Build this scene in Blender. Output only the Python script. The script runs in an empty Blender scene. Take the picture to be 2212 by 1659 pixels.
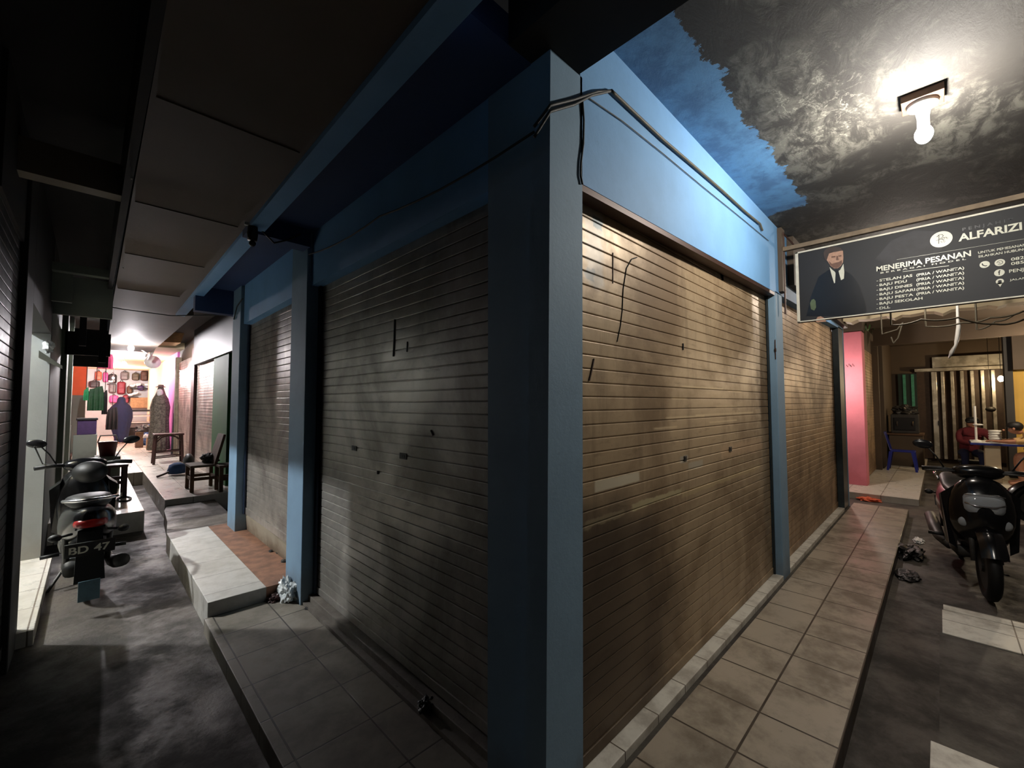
import bpy, bmesh, math, random
from mathutils import Vector, Matrix, noise as mn
import numpy as np
random.seed(7)
C = bpy.context.scene.collection
sc = bpy.context.scene
PI = math.pi

# ------------------------------------------------------------------ camera, world, exposure
YAW, PITCH, ROLL, FPX = math.radians(44.81), math.radians(2.614), math.radians(-0.087), 916.0
CAM = Vector((0, 0, 1.5))
fw = Vector((math.sin(YAW)*math.cos(PITCH), math.cos(YAW)*math.cos(PITCH), math.sin(PITCH)))
rt0 = Vector((math.cos(YAW), -math.sin(YAW), 0)); up0 = rt0.cross(fw)
rt = math.cos(ROLL)*rt0 + math.sin(ROLL)*up0
up = -math.sin(ROLL)*rt0 + math.cos(ROLL)*up0
cd = bpy.data.cameras.new('camera'); cam = bpy.data.objects.new('camera', cd); C.objects.link(cam)
M = Matrix((rt, up, -fw)).transposed().to_4x4(); M.translation = CAM
cam.matrix_world = M
cd.sensor_fit = 'HORIZONTAL'; cd.sensor_width = 36; cd.lens = FPX/2212*36; cd.clip_start = .02
sc.camera = cam
w = bpy.data.worlds.new('night'); sc.world = w; w.use_nodes = True
w.node_tree.nodes['Background'].inputs[0].default_value = (.6, .6, .62, 1)
w.node_tree.nodes['Background'].inputs[1].default_value = .01
sc.view_settings.view_transform = 'Standard'; sc.view_settings.look = 'None'
sc.view_settings.gamma = 1; sc.view_settings.use_curve_mapping = False
sc.view_settings.exposure = 0.0
BULB = {'near_right': (98, (1, .93, .83)), 'cross_right': (60, (1, .88, .78)), 'behind_sign': (45, (1, .88, .76)), 'gate': (45, (1, .74, .42)),
        'passage': (760, (.93, .97, 1)), 'far_one': (300, (1, .94, .98)), 'far_two': (330, (1, .94, .95)), 'eating': (110, (1, .82, .6)), 'stall': (230, (1, .86, .86))}

def U(px, py, ax, v):                       # the point of the plane ax = v seen at a pixel of the 2212x1659 photograph
    r = (px-1106)*rt - (py-829.5)*up + FPX*fw
    i = 'xyz'.index(ax); t = (v-CAM[i])/r[i]
    return CAM + t*r

# ------------------------------------------------------------------ materials
def lin(c):
    return tuple(((v/255)/12.92 if v/255 <= .04045 else (((v/255)+.055)/1.055)**2.4) for v in c)
class NT:
    def __init__(s, name):
        s.m = bpy.data.materials.new(name); s.m.use_nodes = True; s.t = s.m.node_tree; s.n = s.t.nodes
        s.b = s.n['Principled BSDF']; s.tc = s.n.new('ShaderNodeTexCoord'); s.co = s.tc.outputs['Object']
    def L(s, a, b): s.t.links.new(a, b)
    def noise(s, scale, detail=4, rough=.6, dist=0, co=None, stretch=None):
        n = s.n.new('ShaderNodeTexNoise'); n.inputs['Scale'].default_value = scale; n.inputs['Detail'].default_value = detail
        n.inputs['Roughness'].default_value = rough; n.inputs['Distortion'].default_value = dist
        co = co or s.co
        if stretch:
            mp = s.n.new('ShaderNodeMapping'); mp.inputs['Scale'].default_value = stretch; s.L(co, mp.inputs[0]); co = mp.outputs[0]
        s.L(co, n.inputs['Vector']); return n.outputs['Fac']
    def ramp(s, f, lo, hi, a=0., b=1.):
        n = s.n.new('ShaderNodeMapRange'); n.interpolation_type = 'SMOOTHSTEP'
        for k, v in zip((1, 2, 3, 4), (lo, hi, a, b)): n.inputs[k].default_value = v
        s.L(f, n.inputs[0]); return n.outputs[0]
    def math(s, op, a, b=None):
        n = s.n.new('ShaderNodeMath'); n.operation = op
        for i, v in enumerate((a, b)):
            if v is None: continue
            if isinstance(v, (int, float)): n.inputs[i].default_value = v
            else: s.L(v, n.inputs[i])
        return n.outputs[0]
    def mix(s, f, a, b):
        n = s.n.new('ShaderNodeMix'); n.data_type = 'RGBA'
        if isinstance(f, (int, float)): n.inputs[0].default_value = f
        else: s.L(f, n.inputs[0])
        for i, v in ((6, a), (7, b)):
            if isinstance(v, tuple): n.inputs[i].default_value = (*v[:3], 1)
            else: s.L(v, n.inputs[i])
        return n.outputs[2]
    def xyz(s, co=None):
        n = s.n.new('ShaderNodeSeparateXYZ'); s.L(co or s.co, n.inputs[0]); return n.outputs
    def rect(s, u, v, u0, u1, v0, v1, soft=.02, wob=.02, ns=9):
        nz = s.math('MULTIPLY', s.math('SUBTRACT', s.noise(ns, 3), .5), wob*4)
        uu = s.math('ADD', u, nz); vv = s.math('ADD', v, s.math('MULTIPLY', nz, .5))
        r = None
        for f, a, b in ((uu, u0-soft, u0+soft), (vv, v0-soft*.4, v0+soft*.4)):
            k = s.ramp(f, a, b); r = k if r is None else s.math('MULTIPLY', r, k)
        for f, a, b in ((uu, u1-soft, u1+soft), (vv, v1-soft*.4, v1+soft*.4)):
            r = s.math('MULTIPLY', r, s.ramp(f, a, b, 1., 0.))
        return r
    def bump(s, f, strength=.3, dist=.01):
        n = s.n.new('ShaderNodeBump'); n.inputs['Strength'].default_value = strength; n.inputs['Distance'].default_value = dist
        s.L(f, n.inputs['Height']); s.L(n.outputs[0], s.b.inputs['Normal'])
    def done(s, col, rough=.6, metal=0., spec=None):
        if isinstance(col, tuple): s.b.inputs['Base Color'].default_value = (*col[:3], 1)
        else: s.L(col, s.b.inputs['Base Color'])
        if isinstance(rough, (int, float)): s.b.inputs['Roughness'].default_value = rough
        else: s.L(rough, s.b.inputs['Roughness'])
        s.b.inputs['Metallic'].default_value = metal
        if spec is not None: s.b.inputs['Specular IOR Level'].default_value = spec
        return s.m
def plain(name, rgb, rough=.6, metal=0., var=.15, ns=14):
    k = NT(name); c = lin(rgb); f = k.noise(ns, 5)
    d = tuple(v*(1-var*2) for v in c)
    return k.done(k.mix(k.ramp(f, .3, .7), d, c), rough, metal)
def emis(name, rgb, power, area):
    k = NT(name); k.b.inputs['Emission Color'].default_value = (*rgb, 1)
    k.b.inputs['Emission Strength'].default_value = power/(PI*area)
    return k.done((1, 1, 1), .4)
def plaster(name, rgb, dirt=(90, 80, 66), amt=.5, rough=.7, bump=.25):
    k = NT(name); c = lin(rgb); big = k.noise(2.2, 6, .65); fine = k.noise(26, 6, .7); z = k.xyz()[2]
    col = k.mix(k.ramp(big, .35, .7, 0, .45), c, tuple(v*.72 for v in c))
    low = k.math('ADD', k.ramp(z, .55, -.02), k.math('MULTIPLY', k.math('SUBTRACT', big, .5), 1.6))
    spot = k.ramp(fine, .66, .74)
    col = k.mix(k.math('MULTIPLY', k.ramp(low, .45, 1.0), amt), col, lin(dirt))
    col = k.mix(k.math('MULTIPLY', spot, .35*amt), col, lin((60, 62, 60)))
    k.bump(k.noise(40, 6, .7), bump, .004)
    return k.done(col, rough)
def tiles(name, rgb, grout, bw, bh, ox, oy, mortar=.006, dirt=.55, rough=.32, dirtc=(74, 60, 46), ns=3.5):
    k = NT(name)
    mp = k.n.new('ShaderNodeMapping'); mp.inputs['Location'].default_value = (-ox, -oy, 0); k.L(k.co, mp.inputs[0])
    b = k.n.new('ShaderNodeTexBrick'); b.offset = 0; b.inputs['Scale'].default_value = 1
    b.inputs['Brick Width'].default_value = bw; b.inputs['Row Height'].default_value = bh
    b.inputs['Mortar Size'].default_value = mortar; b.inputs['Mortar Smooth'].default_value = .3
    c = lin(rgb)
    b.inputs['Color1'].default_value = (*c, 1); b.inputs['Color2'].default_value = (*[v*.9 for v in c], 1)
    b.inputs['Mortar'].default_value = (*lin(grout), 1); k.L(mp.outputs[0], b.inputs['Vector'])
    f = k.noise(ns, 8, .68, .1); f2 = k.noise(ns*5, 6, .7)
    col = k.mix(k.math('MULTIPLY', k.ramp(f, .40, .68), dirt), b.outputs['Color'], lin(dirtc))
    col = k.mix(k.math('MULTIPLY', k.ramp(f2, .62, .75), dirt*.6), col, lin((50, 44, 36)))
    h = k.math('SUBTRACT', k.math('MULTIPLY', f2, .15), b.outputs['Fac']); k.bump(h, .45, .004)
    return k.done(col, k.ramp(f, .3, .7, rough, rough+.25))

MT = {}
MT['blue'] = plaster('blue_wall_paint', (116, 166, 214), (104, 110, 108), .55)
MT['bluecol'] = plaster('blue_column_paint', (120, 150, 174), (110, 116, 120), .5)
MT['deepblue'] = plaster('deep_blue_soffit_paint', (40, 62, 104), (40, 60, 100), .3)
MT['pink'] = plaster('pink_wall_paint', (226, 128, 142), (190, 90, 100), .3)
MT['magenta'] = plaster('magenta_wall_paint', (220, 110, 190), (180, 90, 150), .3)
MT['green'] = plaster('green_wall_paint', (36, 108, 44), (70, 80, 50), .6)
MT['cream'] = plaster('cream_wall_paint', (222, 206, 170), (150, 130, 100), .4)
MT['greywall'] = plaster('grey_green_wall_paint', (112, 118, 108), (70, 66, 58), .5)
MT['whitewall'] = plaster('white_wall_paint', (176, 180, 178), (150, 140, 124), .4)
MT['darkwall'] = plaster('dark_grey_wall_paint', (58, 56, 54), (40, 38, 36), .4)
MT['orange'] = plaster('orange_wall_paint', (230, 100, 54), (170, 80, 50), .3)
MT['yellow'] = plaster('yellow_wall_paint', (224, 180, 84), (170, 130, 70), .3)
MT['brownwall'] = plaster('brown_wall_paint', (86, 72, 58), (60, 50, 40), .5)
MT['skirt'] = plaster('stained_plaster_skirting', (150, 140, 122), (92, 72, 54), .9)
MT['board'] = plaster('brown_ceiling_board', (86, 74, 62), (60, 50, 44), .4)
MT['black'] = plain('black_soot', (24, 22, 21), .8)
MT['beamdark'] = plain('dark_beam_paint', (26, 23, 22), .8)
MT['rust'] = plain('rusty_brown_steel', (64, 38, 28), .5, .3)
MT['tar'] = plain('black_rubber', (13, 13, 14), .55)
MT['cable'] = plain('grey_brown_cable', (92, 86, 70), .6)
MT['darkcable'] = plain('dark_cable', (46, 48, 46), .6)
MT['steel'] = plain('dark_painted_steel', (44, 54, 58), .45, .2)
MT['bluesteel'] = plain('dark_blue_steel', (34, 48, 72), .4, .2)
MT['timber'] = plain('dusty_timber', (128, 112, 92), .8)
MT['darkwood'] = plain('dark_red_wood', (66, 34, 30), .5)
MT['wood'] = plain('worn_brown_wood', (104, 76, 54), .7)
MT['white'] = plain('white_plastic', (226, 226, 220), .4, 0, .06)
MT['whitemetal'] = plain('white_sign_frame', (216, 212, 196), .45, 0, .1)
MT['bulbbase'] = plain('brown_timber_block', (96, 66, 48), .6)
MT['fabricgrey'] = plain('grey_patterned_fabric', (132, 124, 110), .9, 0, .35, 22)
MT['navy'] = plain('navy_cloth', (20, 28, 62), .9)
MT['bluechair'] = plain('blue_moulded_plastic', (34, 48, 150), .35, 0, .06)
MT['skin'] = plain('skin', (186, 132, 104), .55, 0, .06)
MT['hair'] = plain('black_hair', (22, 18, 18), .6)
MT['maroon'] = plain('maroon_cloth', (92, 20, 28), .9)
MT['tan'] = plain('tan_cloth', (206, 168, 112), .9)
MT['card'] = plain('cardboard', (168, 132, 92), .85)
MT['bluebag'] = plain('blue_cloth', (46, 74, 116), .8)
MT['chrome'] = plain('chrome', (200, 200, 205), .15, .95, .04)
MT['paint'] = plain('glossy_black_paint', (13, 13, 15), .2, 0, .1)
MT['seat'] = plain('black_seat_vinyl', (15, 15, 15), .5, 0, .1)
MT['greyplastic'] = plain('dull_grey_plastic', (58, 56, 53), .5)
MT['red'] = plain('red_plastic', (160, 26, 26), .3)
MT['brick'] = plain('brown_earth_floor', (142, 100, 76), .8, 0, .25, 9)
MT['paper'] = plain('white_tissue', (232, 228, 218), .8, 0, .05)
k = NT('plastic_bag_film'); MT['bag'] = k.done(k.mix(k.ramp(k.noise(30, 4), .4, .6), lin((225, 228, 226)), lin((168, 174, 174))), .35)
k = NT('clear_lens'); k.b.inputs['Transmission Weight'].default_value = .6; MT['lens'] = k.done(lin((210, 215, 220)), .08)
k = NT('mirror_back'); MT['mirror'] = k.done(lin((26, 26, 28)), .25)

# shutters: dusty painted steel; the near right one has patches, scratches and a darker lower near end
def shutter_mat(name, rgb, dark, rough, metal, patches=(), streak=0, axis=0, band=None):
    k = NT(name); x = k.xyz(); u, z = x[axis], x[2]
    big = k.noise(1.6, 7, .66, .4); hz = k.noise(4, 6, .7, .2, stretch=(1, 1, 6)); fine = k.noise(45, 5, .7)
    col = k.mix(k.ramp(big, .36, .66), lin(rgb), lin(dark))
    col = k.mix(k.ramp(hz, .56, .72, 0, .5), col, tuple(v*.55 for v in lin(dark)))
    col = k.mix(k.ramp(fine, .62, .74, 0, .5), col, tuple(v*.5 for v in lin(dark)))
    if streak:
        vs = k.noise(7, 5, .7, .3, stretch=(1, 1, .12)); col = k.mix(k.ramp(vs, .55, .7, 0, streak), col, tuple(v*.6 for v in lin(dark)))
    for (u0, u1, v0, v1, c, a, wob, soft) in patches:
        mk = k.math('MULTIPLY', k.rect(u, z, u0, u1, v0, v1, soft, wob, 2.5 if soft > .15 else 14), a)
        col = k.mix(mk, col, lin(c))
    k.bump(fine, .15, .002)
    return k.done(col, k.ramp(big, .3, .7, rough, rough+.2), metal)
def P2(px, py, plane=1.07, ax='y'):
    p = U(px, py, ax, plane); return (p[0] if ax == 'y' else p[1]), p[2]
pat = []
def addp(pa, pb, h, c, a=1., wob=.006, soft=.012):
    a0, z0 = P2(*pa); a1, z1 = P2(*pb); zm = (z0+z1)/2
    pat.append((a0, a1, zm-h/2, zm+h/2, c, a, wob, soft))
pat.append((1.0, 2.25, -.3, 1.02, (40, 27, 22), .72, .16, .30))  # broad soft-edged brown, darker over the lower near part
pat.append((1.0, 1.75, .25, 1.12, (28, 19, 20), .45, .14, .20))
addp((1282, 1051), (1378, 1029), .046, (206, 196, 172), .95, .004)
addp((1485, 1008), (1516, 1000), .044, (180, 170, 150), .9, .006)
addp((1467, 994), (1483, 990), .04, (170, 164, 150), .8, .006)
addp((1362, 1093), (1470, 1063), .034, (184, 172, 134), .8, .016)
addp((1262, 1134), (1345, 1106), .034, (150, 138, 110), .6, .02)
addp((1470, 1063), (1640, 1012), .034, (186, 166, 124), .5, .02)
addp((1555, 978), (1645, 958), .10, (204, 170, 136), .4, .04, .05)
addp((1262, 530), (1300, 548), .34, (158, 154, 148), .6, .04, .03)
addp((1276, 478), (1300, 490), .05, (90, 106, 112), .8, .03)
addp((1262, 590), (1284, 598), .05, (110, 112, 112), .8, .03)
for (a, b) in (((1436, 905), (1520, 897)), ((1410, 927), (1460, 921)), ((1500, 898), (1625, 890)), ((1450, 861), (1482, 860)), ((1545, 880), (1590, 878)), ((1570, 845), (1600, 846)), ((1470, 836), (1560, 840)), ((1530, 912), (1590, 908))):
    addp(a, b, .006, (226, 204, 164), .8, .002, .02)
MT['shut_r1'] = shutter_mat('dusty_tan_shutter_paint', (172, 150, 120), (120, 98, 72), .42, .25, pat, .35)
MT['shut_r2'] = shutter_mat('tan_shutter_paint', (176, 146, 112), (112, 88, 64), .42, .25, (), .5)
MT['shut_l1'] = shutter_mat('grey_shutter_paint', (186, 180, 172), (140, 134, 126), .30, .6, (), .2, 1)
MT['shut_l2'] = shutter_mat('light_grey_shutter_paint', (188, 180, 170), (128, 118, 110), .30, .6, (), .2, 1)
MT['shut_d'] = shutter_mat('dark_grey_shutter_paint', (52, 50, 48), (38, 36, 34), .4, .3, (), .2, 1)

# floors
MT['walk'] = tiles('buff_walkway_tiles', (182, 170, 152), (58, 48, 38), .331, .3125, 2.352, .355, .006, .72, .28, (100, 86, 70), 3.0)
MT['walkl'] = tiles('grey_walkway_tiles', (138, 130, 118), (60, 54, 48), .335, .34, 3.675, .60, .005, .7, .42, (84, 76, 66), 2.6)
MT['wtile'] = tiles('white_floor_tiles', (214, 208, 196), (120, 108, 96), .45, .45, .2, .27, .005, .35, .22, (150, 138, 120), 4)
MT['wtile2'] = tiles('white_threshold_tiles', (196, 192, 184), (110, 104, 96), .44, .4, 3.67, .63, .004, .45, .35, (130, 124, 112), 5)
MT['sill'] = tiles('white_sill_tiles', (226, 222, 210), (96, 86, 74), .30, .5, 1.35, .8, .004, .55, .35, (120, 106, 88), 5)
def rough_floor(name, a, b, c=(34, 28, 24)):
    k = NT(name); f = k.noise(2.3, 9, .7, .15); g = k.noise(14, 8, .75)
    col = k.mix(k.ramp(f, .35, .65), lin(a), lin(b)); col = k.mix(k.ramp(g, .58, .72, 0, .7), col, lin(c))
    k.bump(k.math('ADD', f, k.math('MULTIPLY', g, .3)), .6, .02)
    return k.done(col, k.ramp(f, .35, .65, .5, .85))
MT['ground'] = rough_floor('stained_concrete_ground', (84, 77, 70), (52, 47, 42))
MT['cement'] = rough_floor('grey_cement', (120, 112, 102), (92, 84, 76))
MT['mat'] = rough_floor('dark_slab_infill', (70, 66, 58), (52, 46, 42))
# sooty, flaking ceiling with the blue paint that stops in a torn line near the wall
k = NT('sooty_flaking_ceiling'); x = k.xyz()
wob = k.math('MULTIPLY', k.math('SUBTRACT', k.noise(4.5, 8, .72), .5), .30)
blue_m = k.ramp(k.math('ADD', x[1], wob), .696, .704)
blue_end = k.ramp(k.math('ADD', x[0], wob), 4.02, 4.06, 1., 0.)
blue_m = k.math('MULTIPLY', blue_m, blue_end)
f1 = k.noise(1.5, 8, .66, .8); f2 = k.noise(5, 10, .74, .5, stretch=(1, 2.2, 1)); f3 = k.noise(3.2, 5, .6)
veins = k.ramp(k.math('ABSOLUTE', k.math('SUBTRACT', k.noise(9, 5, .7, .6), .5)), .0, .03, 1., 0.)
flake = k.math('MULTIPLY', k.ramp(f1, .42, .56), k.ramp(f2, .40, .60))
col = k.mix(flake, lin((40, 38, 35)), lin((94, 93, 86)))
col = k.mix(k.math('MULTIPLY', k.math('MULTIPLY', veins, k.math('MULTIPLY', k.rect(x[0], x[1], 2.3, 3.2, .25, .60, .15, .10, 4), k.ramp(f2, .42, .6))), .55), col, lin((176, 174, 162)))
col = k.mix(k.ramp(f3, .6, .72, 0, .7), col, lin((26, 23, 21)))
bl = k.mix(k.ramp(k.noise(5, 6, .65), .4, .65), lin((92, 142, 184)), lin((72, 112, 150)))
col = k.mix(blue_m, col, bl)
k.bump(k.math('ADD', f2, k.math('MULTIPLY', blue_m, -.8)), .5, .012)
MT['ceil_r'] = k.done(col, .8)
k = NT('striped_gate_metal'); MT['gate'] = k.done(k.mix(k.ramp(k.noise(5, 4), .4, .6), lin((206, 204, 196)), lin((168, 164, 154))), .28, .5)
MT['gatedark'] = plain('brown_gate_gap', (70, 54, 44), .5, .3)
MT['teal'] = plain('teal_door_paint', (70, 150, 128), .5)
MT['tealdark'] = plain('dark_teal_door_paint', (14, 40, 34), .5)
MT['signblack'] = plain('black_printed_vinyl', (24, 26, 31), .62, 0, .12, 2.5)
MT['print'] = plain('white_print', (206, 206, 190), .35, 0, .05)
MT['faintprint'] = plain('dark_grey_print', (62, 64, 70), .35)
MT['printskin'] = plain('printed_skin_tone', (178, 140, 118), .35, 0, .12, 60)
MT['printhair'] = plain('printed_dark_hair', (70, 58, 52), .35)
MT['printshade'] = plain('printed_shade', (110, 80, 66), .35)
MT['printsuit'] = plain('printed_black_suit', (17, 18, 22), .3)
MT['printgreen'] = plain('printed_green_blur', (96, 110, 80), .35)
MT['glaregrey'] = plain('grey_glare_tone', (40, 40, 46), .6, 0, .3, 6)  # grey standing in for glare on the sign

# ------------------------------------------------------------------ geometry helpers
def setp(o, label=None, cat=None, group=None, kind=None):
    for a, b in (('label', label), ('category', cat), ('group', group), ('kind', kind)):
        if b: o[a] = b
    return o
def thing(name, label, cat, loc=(0, 0, 0), rotz=0, group=None):
    o = bpy.data.objects.new(name, None); C.objects.link(o); o.location = loc; o.rotation_euler = (0, 0, rotz)
    o.empty_display_size = .1
    return setp(o, label, cat, group)
def root_loc(p):
    v = Vector((0, 0, 0))
    while p is not None: v += Vector(p.location); p = p.parent
    return v
def obj(name, bm, mat, parent=None, local=False, smooth=False, origin=None):
    bmesh.ops.recalc_face_normals(bm, faces=bm.faces)
    if parent is not None and not local:
        bmesh.ops.translate(bm, vec=-root_loc(parent), verts=bm.verts)
    me = bpy.data.meshes.new(name); bm.to_mesh(me); bm.free()
    mats = mat if isinstance(mat, (list, tuple)) else [mat]
    for m in mats: me.materials.append(MT[m] if isinstance(m, str) else m)
    if smooth:
        for p in me.polygons: p.use_smooth = True
    o = bpy.data.objects.new(name, me); C.objects.link(o); o.parent = parent
    return o
def single(name, bm, mat, label, cat, group=None, smooth=False):      # a thing that is one mesh, origin at its own base
    xs = [v.co for v in bm.verts]
    c = Vector((sum(v.x for v in xs)/len(xs), sum(v.y for v in xs)/len(xs), min(v.z for v in xs)))
    bmesh.ops.translate(bm, vec=-c, verts=bm.verts)
    o = obj(name, bm, mat, smooth=smooth); o.location = c
    return setp(o, label, cat, group)
def struct(name, bm, mat, parent=None, smooth=False):
    o = obj(name, bm, mat, parent, smooth=smooth)
    if parent is None: o['kind'] = 'structure'
    return o
def nb(): return bmesh.new()
def bx(bm, x0, x1, y0, y1, z0, z1, bev=0, M4=None):
    r = bmesh.ops.create_cube(bm, size=1); vs = r['verts']
    for v in vs: v.co = Vector(((x0+x1)/2+v.co.x*(x1-x0), (y0+y1)/2+v.co.y*(y1-y0), (z0+z1)/2+v.co.z*(z1-z0)))
    if bev:
        es = list({e for v in vs for e in v.link_edges})
        r2 = bmesh.ops.bevel(bm, geom=es, offset=bev, segments=2, affect='EDGES', profile=.5)
        vs = list({v for f in r2['faces'] for v in f.verts} | {v for v in vs if v.is_valid})
    if M4 is not None: bmesh.ops.transform(bm, matrix=M4, verts=[v for v in vs if v.is_valid])
    return bm
def hexa(bm, P8):                                                    # eight corners, bottom four then top four
    v = [bm.verts.new(p) for p in P8]
    for f in ((0, 1, 2, 3), (7, 6, 5, 4), (0, 4, 5, 1), (1, 5, 6, 2), (2, 6, 7, 3), (3, 7, 4, 0)): bm.faces.new([v[i] for i in f])
    return bm
def tube(bm, pts, r, seg=8, cap=True):
    pts = [Vector(p) for p in pts]; rings = []; rr = r if isinstance(r, (list, tuple)) else [r]*len(pts)
    prev = None
    for i, p in enumerate(pts):
        d = (pts[min(i+1, len(pts)-1)]-pts[max(i-1, 0)]).normalized()
        a = prev if prev is not None else (Vector((0, 0, 1)) if abs(d.z) < .9 else Vector((1, 0, 0)))
        a = (a - d*a.dot(d)).normalized(); prev = a; b = d.cross(a)
        rings.append([bm.verts.new(p+(math.cos(2*PI*j/seg)*a+math.sin(2*PI*j/seg)*b)*rr[i]) for j in range(seg)])
    for i in range(len(rings)-1):
        for j in range(seg): bm.faces.new((rings[i][j], rings[i][(j+1) % seg], rings[i+1][(j+1) % seg], rings[i+1][j]))
    if cap: bm.faces.new(rings[0][::-1]); bm.faces.new(rings[-1])
    return bm
def lathe(bm, prof, c=(0, 0, 0), seg=20, axis='z', sx=1, sy=1):
    c = Vector(c); rings = []
    for r, z in prof:
        ring = []
        for j in range(seg):
            a = 2*PI*j/seg; u, v = max(r, 1e-4)*math.cos(a)*sx, max(r, 1e-4)*math.sin(a)*sy
            p = {'z': Vector((u, v, z)), 'x': Vector((z, u, v)), 'y': Vector((v, z, u))}[axis]
            ring.append(bm.verts.new(c+p))
        rings.append(ring)
    for i in range(len(rings)-1):
        for j in range(seg): bm.faces.new((rings[i][j], rings[i][(j+1) % seg], rings[i+1][(j+1) % seg], rings[i+1][j]))
    bm.faces.new(rings[0][::-1]); bm.faces.new(rings[-1]); return bm
def loft(bm, secs, seg=20, p=2.6):
    """sections (x, y0, halfwidth, zlow, zhigh) along x"""
    rings = []
    for (x, y0, hw, z0, z1) in secs:
        ring = []
        for j in range(seg):
            a = 2*PI*j/seg; ca, sa = math.cos(a), math.sin(a)
            ring.append(bm.verts.new((x, y0+hw*math.copysign(abs(ca)**(2/p), ca), (z0+z1)/2+(z1-z0)/2*math.copysign(abs(sa)**(2/p), sa))))
        rings.append(ring)
    for i in range(len(rings)-1):
        for j in range(seg): bm.faces.new((rings[i][j], rings[i][(j+1) % seg], rings[i+1][(j+1) % seg], rings[i+1][j]))
    bm.faces.new(rings[0][::-1]); bm.faces.new(rings[-1]); return bm
def ball(bm, c, r, sx=1, sy=1, sz=1, u=16, v=10, jit=0, rot=None):
    rr = bmesh.ops.create_uvsphere(bm, u_segments=u, v_segments=v, radius=r)
    for q in rr['verts']:
        n = 1+jit*(mn.noise(q.co*6/r*.3+Vector(c)*7))
        q.co = Vector((q.co.x*sx*n, q.co.y*sy*n, q.co.z*sz*n))
        if rot is not None: q.co = rot @ q.co
        q.co += Vector(c)
    return bm
def grid_wall(bm, fn, nu, nv):
    g = [[bm.verts.new(fn(i/nu, j/nv)) for j in range(nv+1)] for i in range(nu+1)]
    for i in range(nu):
        for j in range(nv): bm.faces.new((g[i][j], g[i+1][j], g[i+1][j+1], g[i][j+1]))
    return bm

def light_bulb(parent, c, key, r=.033, long=1.35, name='bulb'):
    P, col = BULB[key]
    m = emis('glowing_bulb_glass_'+key, col, P, 4*PI*r*r*1.25)
    bm = nb(); ball(bm, c, r, 1, 1, long, 12, 8)
    return obj(name, bm, m, parent, smooth=True)

# ------------------------------------------------------------------ setting: ground and floors
bm = nb(); bx(bm, -6, 20, -6, 26, -.5, -.1); struct('floor', bm, 'ground')
bm = nb(); bx(bm, 1.52, 8.2, .352, .957, -.3, 0, .004)
bx(bm, .62, 1.52, -.0, .945, -.3, -.003)
struct('floor_walkway_right', bm, 'walk')
bm = nb(); bx(bm, .61, 1.17, .945, 3.675, -.3, 0, .004); struct('floor_walkway_left', bm, 'walkl')
# gutter between walkway and sill is a dark strip set nearly flush; the sill under the right shutters
bm = nb(); bx(bm, 1.40, 4.24, .985, 1.32, -.3, .028, .003); bx(bm, 4.48, 7.55, .985, 1.32, -.3, .028, .003); struct('trim_1', bm, 'sill')
bm = nb(); bx(bm, 1.17, 8.2, .955, .985, -.3, -.012); struct('trim_2', bm, 'mat')
# left sill, cement with broken tile
bm = nb(); bx(bm, 1.21, 1.5, 1.33, 3.44, -.3, .06, .004); bx(bm, 1.17, 1.21, .99, 3.5, -.3, .02); struct('trim_3', bm, 'cement')
# white threshold slab
bm = nb(); bx(bm, .63, 1.0, 3.675, 5.95, -.3, .1, .004); struct('floor_threshold', bm, 'wtile2')
bm = nb(); bx(bm, 1.0, 1.3, 3.675, 5.95, -.3, .098); struct('floor_earth_strip', bm, 'brick')
bm = nb()
pts = [(.63, 5.95), (1.3, 5.95), (1.35, 7.62), (.80, 7.62), (.74, 7.3), (.70, 6.6)]
lo = [bm.verts.new((x, y, -.3)) for x, y in pts]; hi = [bm.verts.new((x, y, .085)) for x, y in pts]
bm.faces.new(hi); bm.faces.new(lo[::-1])
for i in range(len(pts)): bm.faces.new((lo[i], lo[(i+1) % 6], hi[(i+1) % 6], hi[i]))
struct('floor_cement_apron', bm, 'cement')
# far-left raised tile floors with the open drain between them
bm = nb(); bx(bm, .78, 1.70, 7.66, 14, -.3, .16, .004); struct('floor_platform', bm, 'wtile')
bm = nb(); bx(bm, -.3, .53, 7.15, 26, -.3, .15, .004); bx(bm, .53, 1.0, 11.2, 26, -.3, .149); bx(bm, 1.0, 3.2, 14, 26, -.3, .149); struct('floor_far_alley', bm, 'wtile')
# side passage floor
bm = nb(); bx(bm, -3, -.22, 4.3, 6.25, -.3, 0, .004); struct('floor_passage', bm, 'wtile')
# right: white platform beyond the cross alley, and its floor
bm = nb(); bx(bm, 9.15, 12.9, .27, 1.4, -.3, .0, .004); bx(bm, 12.9, 17, .27, .95, -.3, -.02); struct('floor_platform_right', bm, 'wtile')
bm = nb(); bx(bm, 10.9, 13.4, -2.4, -.72, -.3, 0.0, .004); struct('floor_eating_area', bm, 'wtile')
# slab bridging the gutter, bottom right
t = thing('gutter_slab', 'low white tiled slab with dark infill beside the buff walkway, lower right corner', 'slab', (3.2, -.6, -.1))
bm = nb(); bx(bm, 1.2, 2.70, -1.3, .078, -.09, 0, .003); obj('near_tile_strip', bm, 'sill', t)
bm = nb(); bx(bm, 2.70, 4.0, -1.3, .05, -.09, -.006); obj('dark_infill', bm, 'mat', t)
bm = nb(); bx(bm, 4.0, 4.44, -1.3, .036, -.09, 0, .003); bx(bm, 4.452, 4.56, -1.3, .03, -.09, 0, .003); obj('far_tile_strip', bm, 'sill', t)

# ------------------------------------------------------------------ setting: the blue corner building
yR, xL = .985, 1.17
def lean(px0, py0, px1, py1, ax, v): return U(px0, py0, ax, v), U(px1, py1, ax, v)
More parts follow.
